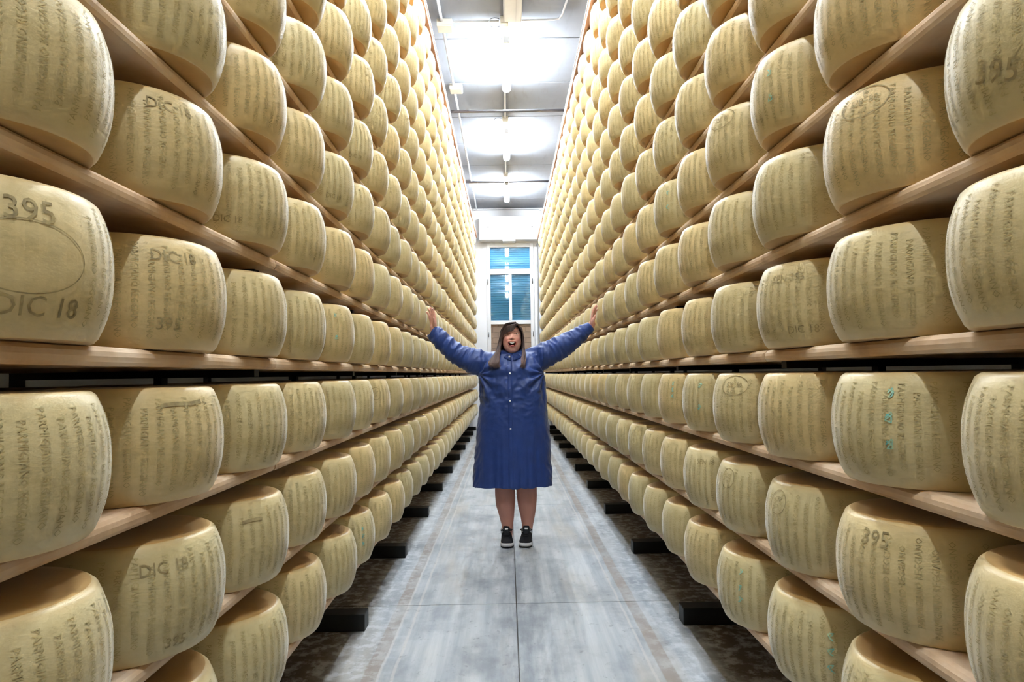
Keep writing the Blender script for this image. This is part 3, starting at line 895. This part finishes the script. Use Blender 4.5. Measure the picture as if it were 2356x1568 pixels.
def hand(bm, wrist, upd, nrm, thumb_side, spread):
    """wrist point, direction of the fingers, palm normal, +-1 side of the thumb along the across axis"""
    u_ = upd.normalized(); n_ = (nrm - u_ * nrm.dot(u_)).normalized(); a_ = u_.cross(n_) * thumb_side   # towards the index finger
    def q(a, s, n): return wrist + a_ * a + u_ * s + n_ * n
    tube_geo([q(0, -0.03, 0), q(0, 0, 0), q(0.001, 0.03, 0), q(0.001, 0.062, 0), q(0, 0.088, 0), q(0, 0.098, 0)],
             [(0.018, 0.024), (0.018, 0.026), (0.0165, 0.034), (0.014, 0.040), (0.0115, 0.040), (0.006, 0.034)], 18, True, 1.0, bm, ref=n_)
    ellipsoid(bm, q(0.022, 0.035, 0.008), (0.016, 0.016, 0.024), 16, 10)
    for a, L, fan in ((-0.0315, 0.056, -0.20), (-0.0105, 0.072, -0.06), (0.0105, 0.078, 0.04), (0.0315, 0.069, 0.15)):
        fan *= spread
        b = q(a, 0.082 + (0.006 if abs(a) < 0.02 else 0), 0.001)
        d = u_ * math.cos(fan) + a_ * math.sin(fan)
        p1 = b + d * (L * 0.45) + n_ * 0.003
        p2 = b + d * (L * 0.78) + n_ * 0.009
        p3 = b + d * (L * 0.97) + n_ * 0.017
        rounded_tube(bm, [b - d * 0.012, b, p1, p2, p3], [0.0088, 0.0092, 0.0086, 0.0078, 0.0066], 12)
    b = q(0.020, 0.020, 0.006)
    d = (a_ * 0.62 + u_ * 0.72 + n_ * 0.35).normalized()
    d2 = (a_ * 0.28 + u_ * 0.92 + n_ * 0.30).normalized()
    rounded_tube(bm, [b, b + d * 0.028, b + d * 0.028 + d2 * 0.025, b + d * 0.028 + d2 * 0.045], [0.014, 0.0118, 0.0104, 0.0080], 12)
hand(bm, px_to_m(998, 756, -0.015), Vector((-0.12, -0.05, 1.0)), Vector((-0.72, -0.69, 0.0)), 1.0, 0.55)
hand(bm, px_to_m(1362, 750, -0.015), Vector((0.14, -0.05, 1.0)), Vector((0.93, -0.37, 0.0)), -1.0, 0.6)
body_me = fused('body', bm, 0.0037, 3)
n = len(body_me.vertices)
co = np.zeros(n * 3); body_me.vertices.foreach_get('co', co); co = co.reshape(-1, 3)
hx, hy, hz = (co - np.array(HD)).T
front = (hy < -0.01) & (hz > -0.16) & (hz < 0.11) & (np.abs(hx) < 0.09)
def g(x0, z0, sx, sz): return np.exp(-((hx - x0) / sx) ** 2 - ((hz - z0) / sz) ** 2)
def gs(x0, z0, sx, sz): return g(x0, z0, sx, sz) + g(-x0, z0, sx, sz)
me_a, me_b = 0.0275, 0.0185
hzm = hz - 11.0 * hx ** 2
mr = (np.abs(hx / me_a) ** 2.2 + np.abs((hzm + 0.0775) / me_b) ** 2.2) ** (1 / 2.2)
f_ = 0.021 * g(0, -0.030, 0.0125, 0.012) + 0.013 * g(0, -0.014, 0.009, 0.016) + 0.007 * gs(0.013, -0.034, 0.008, 0.008)
f_ += -0.010 * gs(0.0325, 0.0, 0.017, 0.0105) + 0.005 * gs(0.030, 0.018, 0.022, 0.008) + 0.008 * gs(0.044, -0.040, 0.020, 0.018)
f_ += -0.004 * gs(0.034, -0.078, 0.006, 0.026) + 0.008 * g(0, -0.126, 0.022, 0.014)
f_ += 0.0055 * np.exp(-((mr - 1.12) / 0.22) ** 2)
f_ += -0.030 * np.clip(1.25 - mr * 1.15, 0, 1) ** 0.7 * (mr < 1.05)
co[:, 1] -= np.where(front, f_, 0) * np.clip((-hy - 0.01) / 0.03, 0, 1)
body_me.vertices.foreach_set('co', co.ravel())
# complexion: lips, brows, lash lines, flushed cheeks; hair roots on the scalp
skin = np.array(srgb(234, 178, 160)[:3]); leg = np.array(srgb(206, 150, 134)[:3])
colr = np.tile(skin, (n, 1))
def blend(mask, rgb):
    global colr
    m = np.clip(mask, 0, 1)[:, None]; colr = colr * (1 - m) + np.array(srgb(*rgb)[:3]) * m
lowm = np.clip((0.75 - co[:, 2]) / 0.1, 0, 1)[:, None]; colr = colr * (1 - lowm) + leg * lowm
fm = front.astype(float)
blend(fm * 0.55 * gs(0.045, -0.042, 0.022, 0.020), (206, 112, 98))
blend(fm * 0.35 * g(0, -0.032, 0.014, 0.012), (208, 120, 104))
blend(fm * 0.85 * np.exp(-((mr - 1.08) / 0.14) ** 2), (186, 88, 88))
blend(fm * (mr < 0.97), (70, 16, 18))
bz = 0.0215 - 0.004 * ((np.abs(hx) - 0.030) / 0.016) ** 2
blend(fm * 0.75 * (np.abs(np.abs(hx) - 0.032) < 0.019) * np.exp(-((hz - bz) / 0.0032) ** 2), (92, 62, 52))
ez = 0.0085 - 0.006 * ((np.abs(hx) - 0.0325) / 0.016) ** 2
blend(fm * 0.8 * (np.abs(np.abs(hx) - 0.0325) < 0.0175) * np.exp(-((hz - ez) / 0.0026) ** 2), (52, 34, 32))
blend(fm * 0.35 * gs(0.0325, -0.012, 0.015, 0.004), (160, 100, 92))
blend(fm * 0.7 * gs(0.0075, -0.0405, 0.0042, 0.003), (110, 50, 48))
blend(((hz > 0.055) | ((hy > 0.02) & (hz > -0.10))) & (np.abs(hx) < 0.1) & (hz < 0.12), (62, 46, 44))
at = body_me.attributes.new('skin_colour', 'FLOAT_COLOR', 'POINT')
at.data.foreach_set('color', np.concatenate([colr, np.ones((n, 1))], axis=1).astype(np.float32).ravel())
t = NT('skin', 0.5, 0.35)
a = t.n('ShaderNodeAttribute', attribute_name='skin_colour')
t.base(t.mix(t.math('MULTIPLY', t.noise(t.coord('Object'), 40.0, 3), 0.18), a.outputs['Color'], srgb(190, 112, 96)))
body_me.materials.clear(); body_me.materials.append(t.m)
body_me.polygons.foreach_set('use_smooth', [True] * len(body_me.polygons)); body_me.update()
body = bpy.data.objects.new('body', body_me); COL.objects.link(body); body.parent = proot
bvh_body = BVHTree.FromPolygons([tuple(c) for c in co], [tuple(p.vertices) for p in body_me.polygons])

def eye_mat():
    t = NT('eye', 0.15, 0.6)
    v = t.coord('Object'); sp = t.n('ShaderNodeSeparateXYZ'); t.link(v, sp.inputs[0])
    d = t.math('SQRT', t.math('ADD', t.math('POWER', sp.outputs[0], 2.0), t.math('POWER', sp.outputs[2], 2.0)))
    c = t.mix(t.math('LESS_THAN', d, 0.0062), srgb(232, 226, 222), srgb(78, 56, 44))
    c = t.mix(t.math('LESS_THAN', d, 0.0026), c, srgb(12, 10, 10))
    return t.base(c)
em_ = eye_mat()
for s in (-1, 1):
    bm = bmesh.new(); ellipsoid(bm, (0, 0, 0), (0.0145, 0.010, 0.0064), 20, 14)
    o = bm_obj('eye', bm, em_, proot, True)
    h = bvh_body.ray_cast(HD + Vector((s * 0.0325, -0.4, 0.0005)), Vector((0, 1, 0)))[0]
    o.location = h + Vector((0, 0.0064, 0))
# teeth and tongue in the open mouth
tm = plain('teeth', (238, 234, 228), 0.3, var=0.03)
bm = bmesh.new()
lip = bvh_body.ray_cast(HD + Vector((0.033, -0.4, -0.068)), Vector((0, 1, 0)))[0].y
rowt = []
for i in range(17):
    xm = -0.0225 + 0.045 * i / 16
    zt_ = -0.0595 + 11.0 * xm * xm
    hgt_ = 0.0125 * (1 - (abs(xm) / 0.0245) ** 2.5) + 0.001
    yb = lip - 0.007 + 9.0 * xm * xm
    rowt.append([bm.verts.new((xm, yb + 0.004, zt_)), bm.verts.new((xm, yb, zt_)), bm.verts.new((xm, yb + 0.001, zt_ - hgt_)), bm.verts.new((xm, yb + 0.004, zt_ - hgt_))])
for p_, q_ in zip(rowt, rowt[1:]):
    for k in range(3): bm.faces.new((p_[k], p_[k + 1], q_[k + 1], q_[k]))
o = bm_obj('teeth', bm, tm, proot); o.location = (HD.x, 0, HD.z)
bm = bmesh.new(); ellipsoid(bm, (0, 0, 0), (0.017, 0.014, 0.007), 18, 10)
o = bm_obj('tongue', bm, plain('tongue', (190, 96, 98), 0.35), proot, True); o.location = (HD.x, lip + 0.004, HD.z - 0.0885)

# ---- lab coat
bm = bmesh.new()
def cring(py, xl, xr, bf, bb, e=2.3, y=0.0):
    a, b = px_to_m(xl, py), px_to_m(xr, py)
    return ((a + b) / 2 + Vector((0, y, 0)), (b.x - a.x) / 2, bf, bb, e)
loft(bm, [cring(1116, 1087.5, 1271, .195, .19), cring(1085, 1089.5, 1270, .195, .19), cring(1040, 1093, 1267, .195, .19), cring(986, 1096.5, 1264, .198, .19), cring(955, 1100, 1261, .198, .18),
          cring(925, 1104, 1258, .195, .17), cring(895, 1102, 1257, .195, .16), cring(868, 1100, 1254, .190, .15), cring(845, 1103, 1250, .170, .14), cring(826, 1114, 1242, .135, .125, 2.2, 0.01),
          cring(814, 1130, 1226, .105, .10, 2.1, 0.015), cring(808, 1144, 1212, .085, .085, 2, 0.022), cring(805, 1150, 1206, .070, .07, 2, 0.028)], 48)
SLV = {'l': ([(1140, 842), (1112, 836), (1085, 829), (1050, 814), (1018, 785), (1002, 768), (992, 759.5)], [(.100, .10), (.105, .10), (.097, .095), (.080, .082), (.075, .074), (.064, .064), (.050, .052)]),
       'r': ([(1214, 838), (1236, 826), (1260, 814), (1298, 794), (1332, 771), (1350, 757), (1362, 748)], [(.100, .10), (.105, .10), (.097, .095), (.086, .085), (.066, .068), (.052, .058), (.040, .052)])}
for s in 'lr':
    pts, rr = SLV[s]
    P = [px_to_m(x, y, 0.015 - 0.02 * i / 6) for i, (x, y) in enumerate(pts)]
    d = (P[-1] - P[-2]).normalized()
    tube_geo(P + [P[-1] - d * 0.02], rr + [(0.030, 0.034)], 28, True, 1.0, bm, ref=(0, 0, 1))
coat_me = fused('lab_coat', bm, 0.0062, 4)
n = len(coat_me.vertices)
co = np.zeros(n * 3); coat_me.vertices.foreach_get('co', co); co = co.reshape(-1, 3)
no = np.zeros(n * 3); coat_me.vertices.foreach_get('normal', no); no = no.reshape(-1, 3)
axl = [px_to_m(x, y) for x, y in SLV['l'][0]]; axr = [px_to_m(x, y) for x, y in SLV['r'][0]]
zl_ = px_to_m(1177, 830).z; z_hip = px_to_m(1177, 990).z; z_hem = px_to_m(1177, 1116).z
xl_ = px_to_m(1108, 830).x; xr_ = px_to_m(1246, 830).x
disp = np.zeros(n)
def ridge(v): return 1.0 - abs(v) * 2.2
for i in range(n):
    x, y, z = co[i]
    sl = min(max((xl_ - x) / 0.06, 0), 1) if x < 0 else min(max((x - xr_) / 0.06, 0), 1)
    d = 0.0
    if sl > 0:
        if x < 0: ax = Vector((-0.82, 0, 0.57))
        else: ax = Vector((0.87, 0, 0.49))
        s_ = x * ax.x + z * ax.z; t_ = -x * ax.z + z * ax.x
        n1 = noise.noise((s_ * 17 + 3, t_ * 5, y * 5)); n2 = noise.noise((s_ * 30, t_ * 11 + s_ * 9, y * 12 + 5))
        d += sl * (0.008 * ridge(n1) - 0.005 + 0.006 * ridge(n2) - 0.003)
    if sl < 1:
        w_ = 1 - sl
        low = min(max((z_hip + 0.1 - z) / 0.35, 0), 1)
        ang = math.atan2(x - 0.01, -y)
        d += w_ * low * (0.013 * noise.noise((ang * 3.4, z * 0.9, 3.3)) + 0.005 * noise.noise((ang * 8.0, z * 1.6, 9.1)))
        # pulls running from the armpits to the chest
        for sg_ in (-1, 1):
            px_, pz_ = (px_to_m(1104, 862) if sg_ < 0 else px_to_m(1250, 855)).x, px_to_m(1177, 860).z
            rx, rz = (x - px_) * -sg_, z - pz_
            th = math.atan2(rz, max(rx, 0.01)); dist = math.hypot(rx, rz)
            fall = math.exp(-((dist - 0.10) / 0.12) ** 2)
            if rx > 0: d += w_ * fall * 0.011 * math.sin(th * 9.0 + 2.0 * noise.noise((x * 6, z * 6, 1)))
        hi = min(max((z - z_hip) / 0.2, 0), 1)
        d += w_ * hi * (0.007 * ridge(noise.noise((x * 7 + z * 5, z * 13 - x * 4, 7.7))) - 0.004 + 0.005 * ridge(noise.noise((x * 17 - z * 9, z * 21 + x * 6, 2.2))) - 0.003)
        d += w_ * 0.003 * noise.noise((x * 22, y * 22, z * 16))
    disp[i] = d
co += no * disp[:, None]
coat_me.vertices.foreach_set('co', co.ravel())
t = NT('navy_nonwoven', 0.46, 0.4)
nz = t.noise(t.coord('Object'), 9.0, 4)
fn = t.noise(t.coord('Object'), 260.0, 2)
t.base(t.mix(nz, srgb(24, 46, 104), srgb(36, 66, 134)))
t.bump(t.math('ADD', t.math('MULTIPLY', t.noise(t.coord('Object'), 34.0, 4), 1.0), t.math('MULTIPLY', fn, 0.15)), 0.35, 0.006)
t.p.inputs['Sheen Weight'].default_value = 0.15
MAT['coat'] = t.m
coat_me.materials.clear(); coat_me.materials.append(t.m)
coat_me.polygons.foreach_set('use_smooth', [True] * len(coat_me.polygons)); coat_me.update()
coat = bpy.data.objects.new('lab_coat', coat_me); COL.objects.link(coat); coat.parent = proot
bvh = BVHTree.FromPolygons([tuple(c) for c in co], [tuple(p.vertices) for p in coat_me.polygons])
def on_coat(px, py):
    p = px_to_m(px, py, -0.6)
    h = bvh.ray_cast(p, Vector((0, 1, 0)))
    return (h[0], h[1]) if h[0] else (px_to_m(px, py, -0.15), Vector((0, -1, 0)))
# placket: a folded strip down the front
bm = bmesh.new(); rowsv = []
for i in range(46):
    py = 826 + (1112 - 826) * i / 45
    cxp = 1172.5 + 3.5 * (py - 826) / 286
    row = []
    for dx, lift in ((-5.4, 0.0004), (-5.0, 0.0022), (5.0, 0.0022), (5.4, 0.0004)):
        h, nn = on_coat(cxp + dx, py); row.append(bm.verts.new(h + nn * lift))
    rowsv.append(row)
for a, b in zip(rowsv, rowsv[1:]):
    for k in range(3): bm.faces.new((a[k], a[k + 1], b[k + 1], b[k]))
bm_obj('placket', bm, MAT['coat'], coat, True)
snap = plain('white_snap', (240, 240, 238), 0.25, var=0.02)
for px, py in ((1173, 859), (1172.5, 920), (1174.5, 982.5), (1172.3, 822.5)):
    h, nn = on_coat(px, py)
    bm = bmesh.new()
    bmesh.ops.create_uvsphere(bm, u_segments=14, v_segments=8, radius=1.0, matrix=Matrix.Diagonal((0.0068, 0.0038, 0.0068, 1)))
    o = bm_obj('snap_button', bm, snap, coat, True); o.location = h + nn * 0.006 + (Vector((0, -0.012, 0)) if py < 830 else Vector((0, 0, 0)))
# collar: a turned-down band round the neck with two points at the front
NC = px_to_m(1177.5, 815, 0.010)
bm = bmesh.new(); rows_ = []
for i in range(33):
    a = -PI / 2 + 0.07 + (2 * PI - 0.14) * i / 32
    fk = max(0.0, -math.sin(a))
    cs, sn = math.cos(a), math.sin(a)
    inn = NC + Vector((0.070 * cs, 0.070 * sn - 0.018 * fk, -0.020 - 0.020 * fk))
    top_ = NC + Vector((0.078 * cs, 0.078 * sn - 0.030 * fk, 0.026 - 0.032 * fk ** 2))
    out_ = NC + Vector((0.100 * cs, 0.096 * sn - 0.052 * fk, -0.012 - 0.036 * fk ** 4))
    rows_.append([bm.verts.new(inn), bm.verts.new(top_), bm.verts.new(out_)])
for a, b in zip(rows_, rows_[1:]):
    for k in range(2): bm.faces.new((a[k], a[k + 1], b[k + 1], b[k]))
o = bm_obj('collar', bm, MAT['coat'], coat, True)
o.modifiers.new('thickness', 'SOLIDIFY').thickness = 0.004

# ---- hair
def catmull(P, m=5):
    P = [Vector(p) for p in P]
    Q = [P[0] * 2 - P[1]] + P + [P[-1] * 2 - P[-2]]
    out = []
    for i in range(1, len(Q) - 2):
        for j in range(m):
            t_ = j / m
            a, b, c, d = Q[i - 1], Q[i], Q[i + 1], Q[i + 2]
            out.append(0.5 * ((2 * b) + (c - a) * t_ + (2 * a - 5 * b + 4 * c - d) * t_ ** 2 + (3 * b - a - 3 * c + d) * t_ ** 3))
    out.append(P[-1]); return out
rr = random.Random(3)
bm = bmesh.new()
def strand(P, r0=0.0052, m=5):
    r0 *= rr.uniform(0.45, 0.85)
    P = P[:-1] + [P[-2].lerp(P[-1], rr.uniform(0.45, 1.25))]
    P = catmull(P, m); k = len(P)
    rad_ = [(r0 * (0.55 + 0.45 * min(1, i / 4)) * (1 if i < k * 0.7 else max(0.12, (k - i) / (k * 0.3))),) * 2 for i in range(k)]
    rad_ = [(a, a * 0.55) for a, _ in rad_]
    tube_geo(P, rad_, 5, True, 1.0, bm, ref=(0.3, 0.9, 0.1))
def hp(px, py, y): return px_to_m(px, py, y)
def jit(v, s): return v + Vector((rr.uniform(-s, s), rr.uniform(-s, s), rr.uniform(-s, s)))
part = lambda q: HD + Vector((0.030 - 0.012 * q, -0.070 + 0.11 * q, 0.078 + 0.016 * math.sin(PI * min(1, q + 0.25))))
# curtain on the picture's left side, reaching down over the chest
for i in range(230):
    q = rr.random()
    ye = rr.random()
    s0 = part(q)
    tmp = HD + Vector((-0.030 - 0.02 * rr.random(), -0.062 + 0.12 * q, 0.080 - 0.012 * rr.random()))
    side_ = HD + Vector((-0.078 - 0.006 * rr.random(), -0.045 + 0.09 * q, 0.010))
    low1 = jit(hp(1150 - 4 * ye, 795, -0.085 + 0.075 * q), 0.004)
    low2 = jit(hp(1144 - 7 * ye + 5 * (1 - q), 818, -0.130 + 0.06 * q), 0.006)
    low3 = jit(hp(1139 - 15 * ye + 10 * (1 - q), 834 + 2 * ye, -0.178 + 0.02 * q), 0.006)
    e_ = jit(hp(1128 + 24 * rr.random(), 846 - 4 * rr.random(), -0.192), 0.005)
    strand([s0, tmp, side_, low1, low2, low3, e_], 0.0058)
# swept fringe joining that curtain
for i in range(150):
    q = i / 149
    s0 = HD + Vector((0.040 - 0.012 * rr.random(), -0.062 - 0.010 * q, 0.080 - 0.014 * q))
    m1 = HD + Vector((0.018 - 0.012 * q, -0.094 - 0.006 * (1 - q), 0.068 - 0.046 * q + 0.005 * rr.random()))
    m2 = HD + Vector((-0.026 - 0.012 * (1 - q), -0.097 + 0.010 * (1 - q), 0.056 - 0.040 * q))
    m3 = HD + Vector((-0.066 - 0.006 * rr.random(), -0.062, 0.012 - 0.025 * q))
    l1 = jit(hp(1152 - 3 * rr.random(), 796, -0.088), 0.004)
    l2 = jit(hp(1148 - 6 * rr.random(), 820, -0.135), 0.006)
    e_ = jit(hp(1136 + 16 * rr.random(), 838 + 6 * rr.random(), -0.186), 0.005)
    strand([s0, m1, m2, m3, l1, l2, e_], 0.0052)
# curtain on the picture's right side
for i in range(200):
    q = rr.random(); ye = rr.random()
    s0 = part(q)
    tmp = HD + Vector((0.056 + 0.008 * rr.random(), -0.062 + 0.11 * q, 0.060 - 0.01 * rr.random()))
    side_ = HD + Vector((0.079 + 0.005 * rr.random(), -0.052 + 0.10 * q, 0.008))
    low1 = jit(hp(1202 + 3 * ye, 795, -0.080 + 0.08 * q), 0.004)
    low2 = jit(hp(1204 + 4 * ye - 3 * (1 - q), 816, -0.125 + 0.06 * q), 0.006)
    low3 = jit(hp(1203 + 5 * ye - 5 * (1 - q), 832, -0.172 + 0.02 * q), 0.005)
    e_ = jit(hp(1196 + 11 * rr.random(), 843 + 3 * rr.random(), -0.186), 0.005)
    strand([s0, tmp, side_, low1, low2, low3, e_], 0.0056)
# crown and back of the head
for i in range(70):
    a = PI * i / 69
    q = rr.random()
    s0 = HD + Vector((0.02, 0.0, 0.092))
    m1 = HD + Vector((0.078 * math.cos(a), 0.03 + 0.09 * math.sin(a), 0.045))
    m2 = HD + Vector((0.082 * math.cos(a), 0.03 + 0.10 * math.sin(a), -0.04))
    m3 = HD + Vector((0.085 * math.cos(a), 0.04 + 0.09 * math.sin(a), -0.13))
    e_ = HD + Vector((0.09 * math.cos(a), 0.06 + 0.10 * math.sin(a), -0.21))
    strand([s0, m1, m2, m3, e_], 0.008)
# scalp cap under the strands
cap = bmesh.new(); ellipsoid(cap, HD + Vector((0, 0.022, -0.004)), (0.078, 0.099, 0.0935), 36, 24)
bmesh.ops.delete(cap, geom=[v for v in cap.verts if (v.co.y - HD.y < -0.040 and v.co.z - HD.z < 0.058 and not (v.co.x - HD.x < -0.05 and v.co.z - HD.z > 0.02)) or v.co.z - HD.z < -0.075], context='VERTS')
tmp = bpy.data.meshes.new('t'); cap.to_mesh(tmp); cap.free(); bm.from_mesh(tmp); bpy.data.meshes.remove(tmp)
t = NT('brown_hair', 0.42, 0.45)
nz = t.noise(t.coord('Object', (60, 60, 6)), 3.0, 4)
sp = t.n('ShaderNodeSeparateXYZ'); t.link(t.coord('Object'), sp.inputs[0])
tip = t.ramp(sp.outputs[2], HD.z - 0.10, HD.z - 0.25)
c = t.mix(t.ramp(nz, 0.35, 0.65), srgb(50, 38, 38), srgb(96, 74, 68))
t.base(t.mix(t.math('MULTIPLY', tip, 0.6), c, srgb(126, 98, 88)))
o = bm_obj('hair', bm, t.m, proot, True)

# ---- trainers
upm = plain('black_knit', (24, 25, 30), 0.75, 0.3, var=0.25, scale=120)
som = plain('white_foam_sole', (222, 220, 222), 0.55, var=0.05)
blk = plain('black_rubber_sole', (20, 20, 22), 0.7)
whm = plain('white_logo', (236, 238, 240), 0.4, var=0.02)
lacem = plain('black_lace', (14, 14, 17), 0.7)
sockm = plain('white_sock', (226, 226, 230), 0.9)
def shoe(px, yaw, outer):
    base_ = px_to_m(px, 1246, 0.0); base_.z = 0.0
    r = bpy.data.objects.new('shoe', None)
    # outline: (y from heel to toe, half width)
    prof = [(0.095, 0.022), (0.085, 0.032), (0.05, 0.037), (0.0, 0.037), (-0.05, 0.042), (-0.09, 0.047), (-0.12, 0.046), (-0.145, 0.038), (-0.160, 0.024), (-0.165, 0.010)]
    def slab(z0, z1, grow, name, mat, toe=0.0):
        b = bmesh.new(); rings = []
        for z, g_ in ((z0, grow - 0.003), (z0 + 0.003, grow), (z1 - 0.003, grow), (z1, grow - 0.003)):
            ring = [b.verts.new((w_ + g_, y - (g_ if y < 0 else -g_), z + (toe * max(0, -y - 0.09) / 0.07))) for y, w_ in prof] + [b.verts.new((-w_ - g_, y - (g_ if y < 0 else -g_), z + (toe * max(0, -y - 0.09) / 0.07))) for y, w_ in prof[::-1]]
            rings.append(ring)
        for p_, q_ in zip(rings, rings[1:]):
            k = len(p_)
            for j in range(k): b.faces.new((p_[j], p_[(j + 1) % k], q_[(j + 1) % k], q_[j]))
        b.faces.new(rings[0][::-1]); b.faces.new(rings[-1])
        bmesh.ops.recalc_face_normals(b, faces=b.faces)
        return bm_obj(name, b, mat, None, True)
    # upper
    b = bmesh.new(); rs = []
    st = [(0.098, 0.012, 0.055, 0.030), (0.092, 0.030, 0.088, 0.018), (0.06, 0.036, 0.086, 0.014), (0.02, 0.038, 0.088, 0.014), (-0.02, 0.040, 0.090, 0.014), (-0.05, 0.042, 0.076, 0.014), (-0.09, 0.046, 0.058, 0.014), (-0.12, 0.045, 0.050, 0.014), (-0.145, 0.036, 0.042, 0.016), (-0.160, 0.020, 0.034, 0.020), (-0.165, 0.006, 0.028, 0.022)]
    for y, w_, top, bot in st:
        ring = []
        for j in range(18):
            a = 2 * PI * j / 18
            cs, sn = math.cos(a), math.sin(a)
            ring.append(b.verts.new((w_ * math.copysign(abs(cs) ** 0.75, cs), y, (top + bot) / 2 + (top - bot) / 2 * math.copysign(abs(sn) ** 0.8, sn))))
        rs.append(ring)
    for p_, q_ in zip(rs, rs[1:]):
        for j in range(18): b.faces.new((p_[j], p_[(j + 1) % 18], q_[(j + 1) % 18], q_[j]))
    b.faces.new(rs[0][::-1]); b.faces.new(rs[-1]); bmesh.ops.recalc_face_normals(b, faces=b.faces)
    up_o = bm_obj('shoe', b, upm, proot, True)
    up_o['label'] = 'black running shoe with white sole'
    up_o.location = base_; up_o.rotation_euler.z = yaw
    for o in (slab(0.007, 0.030, 0.003, 'midsole', som, 0.006), slab(0.0, 0.008, 0.002, 'outsole', blk, 0.006)):
        o.parent = up_o
    # sock cuff, tongue, laces, heel tab
    o = bm_obj('sock', tube_geo([(0, 0.03, 0.07), (0, 0.03, 0.104)], [(0.0425, 0.047), (0.043, 0.047)], 20), sockm, up_o, True)
    b = bmesh.new()
    tube_geo([(0, -0.055, 0.075), (0, -0.03, 0.093), (0, -0.014, 0.112), (0, -0.006, 0.128)], [(0.006, 0.018), (0.007, 0.024), (0.007, 0.026), (0.005, 0.022)], 14, True, 1.0, b, ref=(0, -0.7, 0.7))
    bm_obj('tongue', b, upm, up_o, True)
    o = box('tongue_label', -0.012, 0.012, -0.0285, -0.024, 0.107, 0.117, whm, None, 0.001); o.parent = up_o; o.rotation_euler.x = -0.6
    b = bmesh.new()
    for k in range(5):
        y = -0.075 + 0.015 * k; z = 0.070 + 0.0075 * k
        tube_geo([(-0.024, y + 0.004, z - 0.012), (-0.012, y - 0.002, z), (0.012, y - 0.002, z), (0.024, y + 0.004, z - 0.012)], 0.0035, 6, True, 1.0, b)
    lo = bm_obj('lace', b, lacem, up_o, True); lo['kind'] = 'stuff'
    for s in (-1, 1):
        b = bmesh.new()
        tube_geo([(s * 0.010, -0.022, 0.103), (s * 0.030, -0.028, 0.108), (s * 0.044, -0.024, 0.104), (s * 0.036, -0.020, 0.096), (s * 0.012, -0.020, 0.100)], 0.0035, 6, True, 1.0, b)
        bm_obj('lace_loop', b, lacem, up_o, True)
    # side tick, laid on the outer side
    b = bmesh.new(); vo = BVHTree.FromPolygons([v.co.copy() for v in up_o.data.vertices], [tuple(p.vertices) for p in up_o.data.polygons])
    up_e = [(-0.085, 0.050), (-0.070, 0.040), (-0.050, 0.040), (-0.02, 0.047), (0.02, 0.058), (0.065, 0.072)]
    lo_e = [(-0.085, 0.050), (-0.080, 0.034), (-0.060, 0.027), (-0.03, 0.032), (0.015, 0.049), (0.065, 0.072)]
    prevp = None
    for (a1, b1), (a2, b2) in zip(up_e, lo_e):
        pr = []
        for yy_, zz_ in ((a1, b1), (a2, b2)):
            h = vo.ray_cast(Vector((outer * 0.2, yy_, zz_)), Vector((-outer, 0, 0)))[0] or Vector((outer * 0.03, yy_, zz_))
            pr.append(b.verts.new(h + Vector((outer * 0.0018, 0, 0))))
        if prevp: b.faces.new((prevp[0], prevp[1], pr[1], pr[0]))
        prevp = pr
    bm_obj('side_tick', b, whm, up_o)
    return up_o
shoe(1165.5, 0.05, 1)
shoe(1211.5, -0.12, 1)
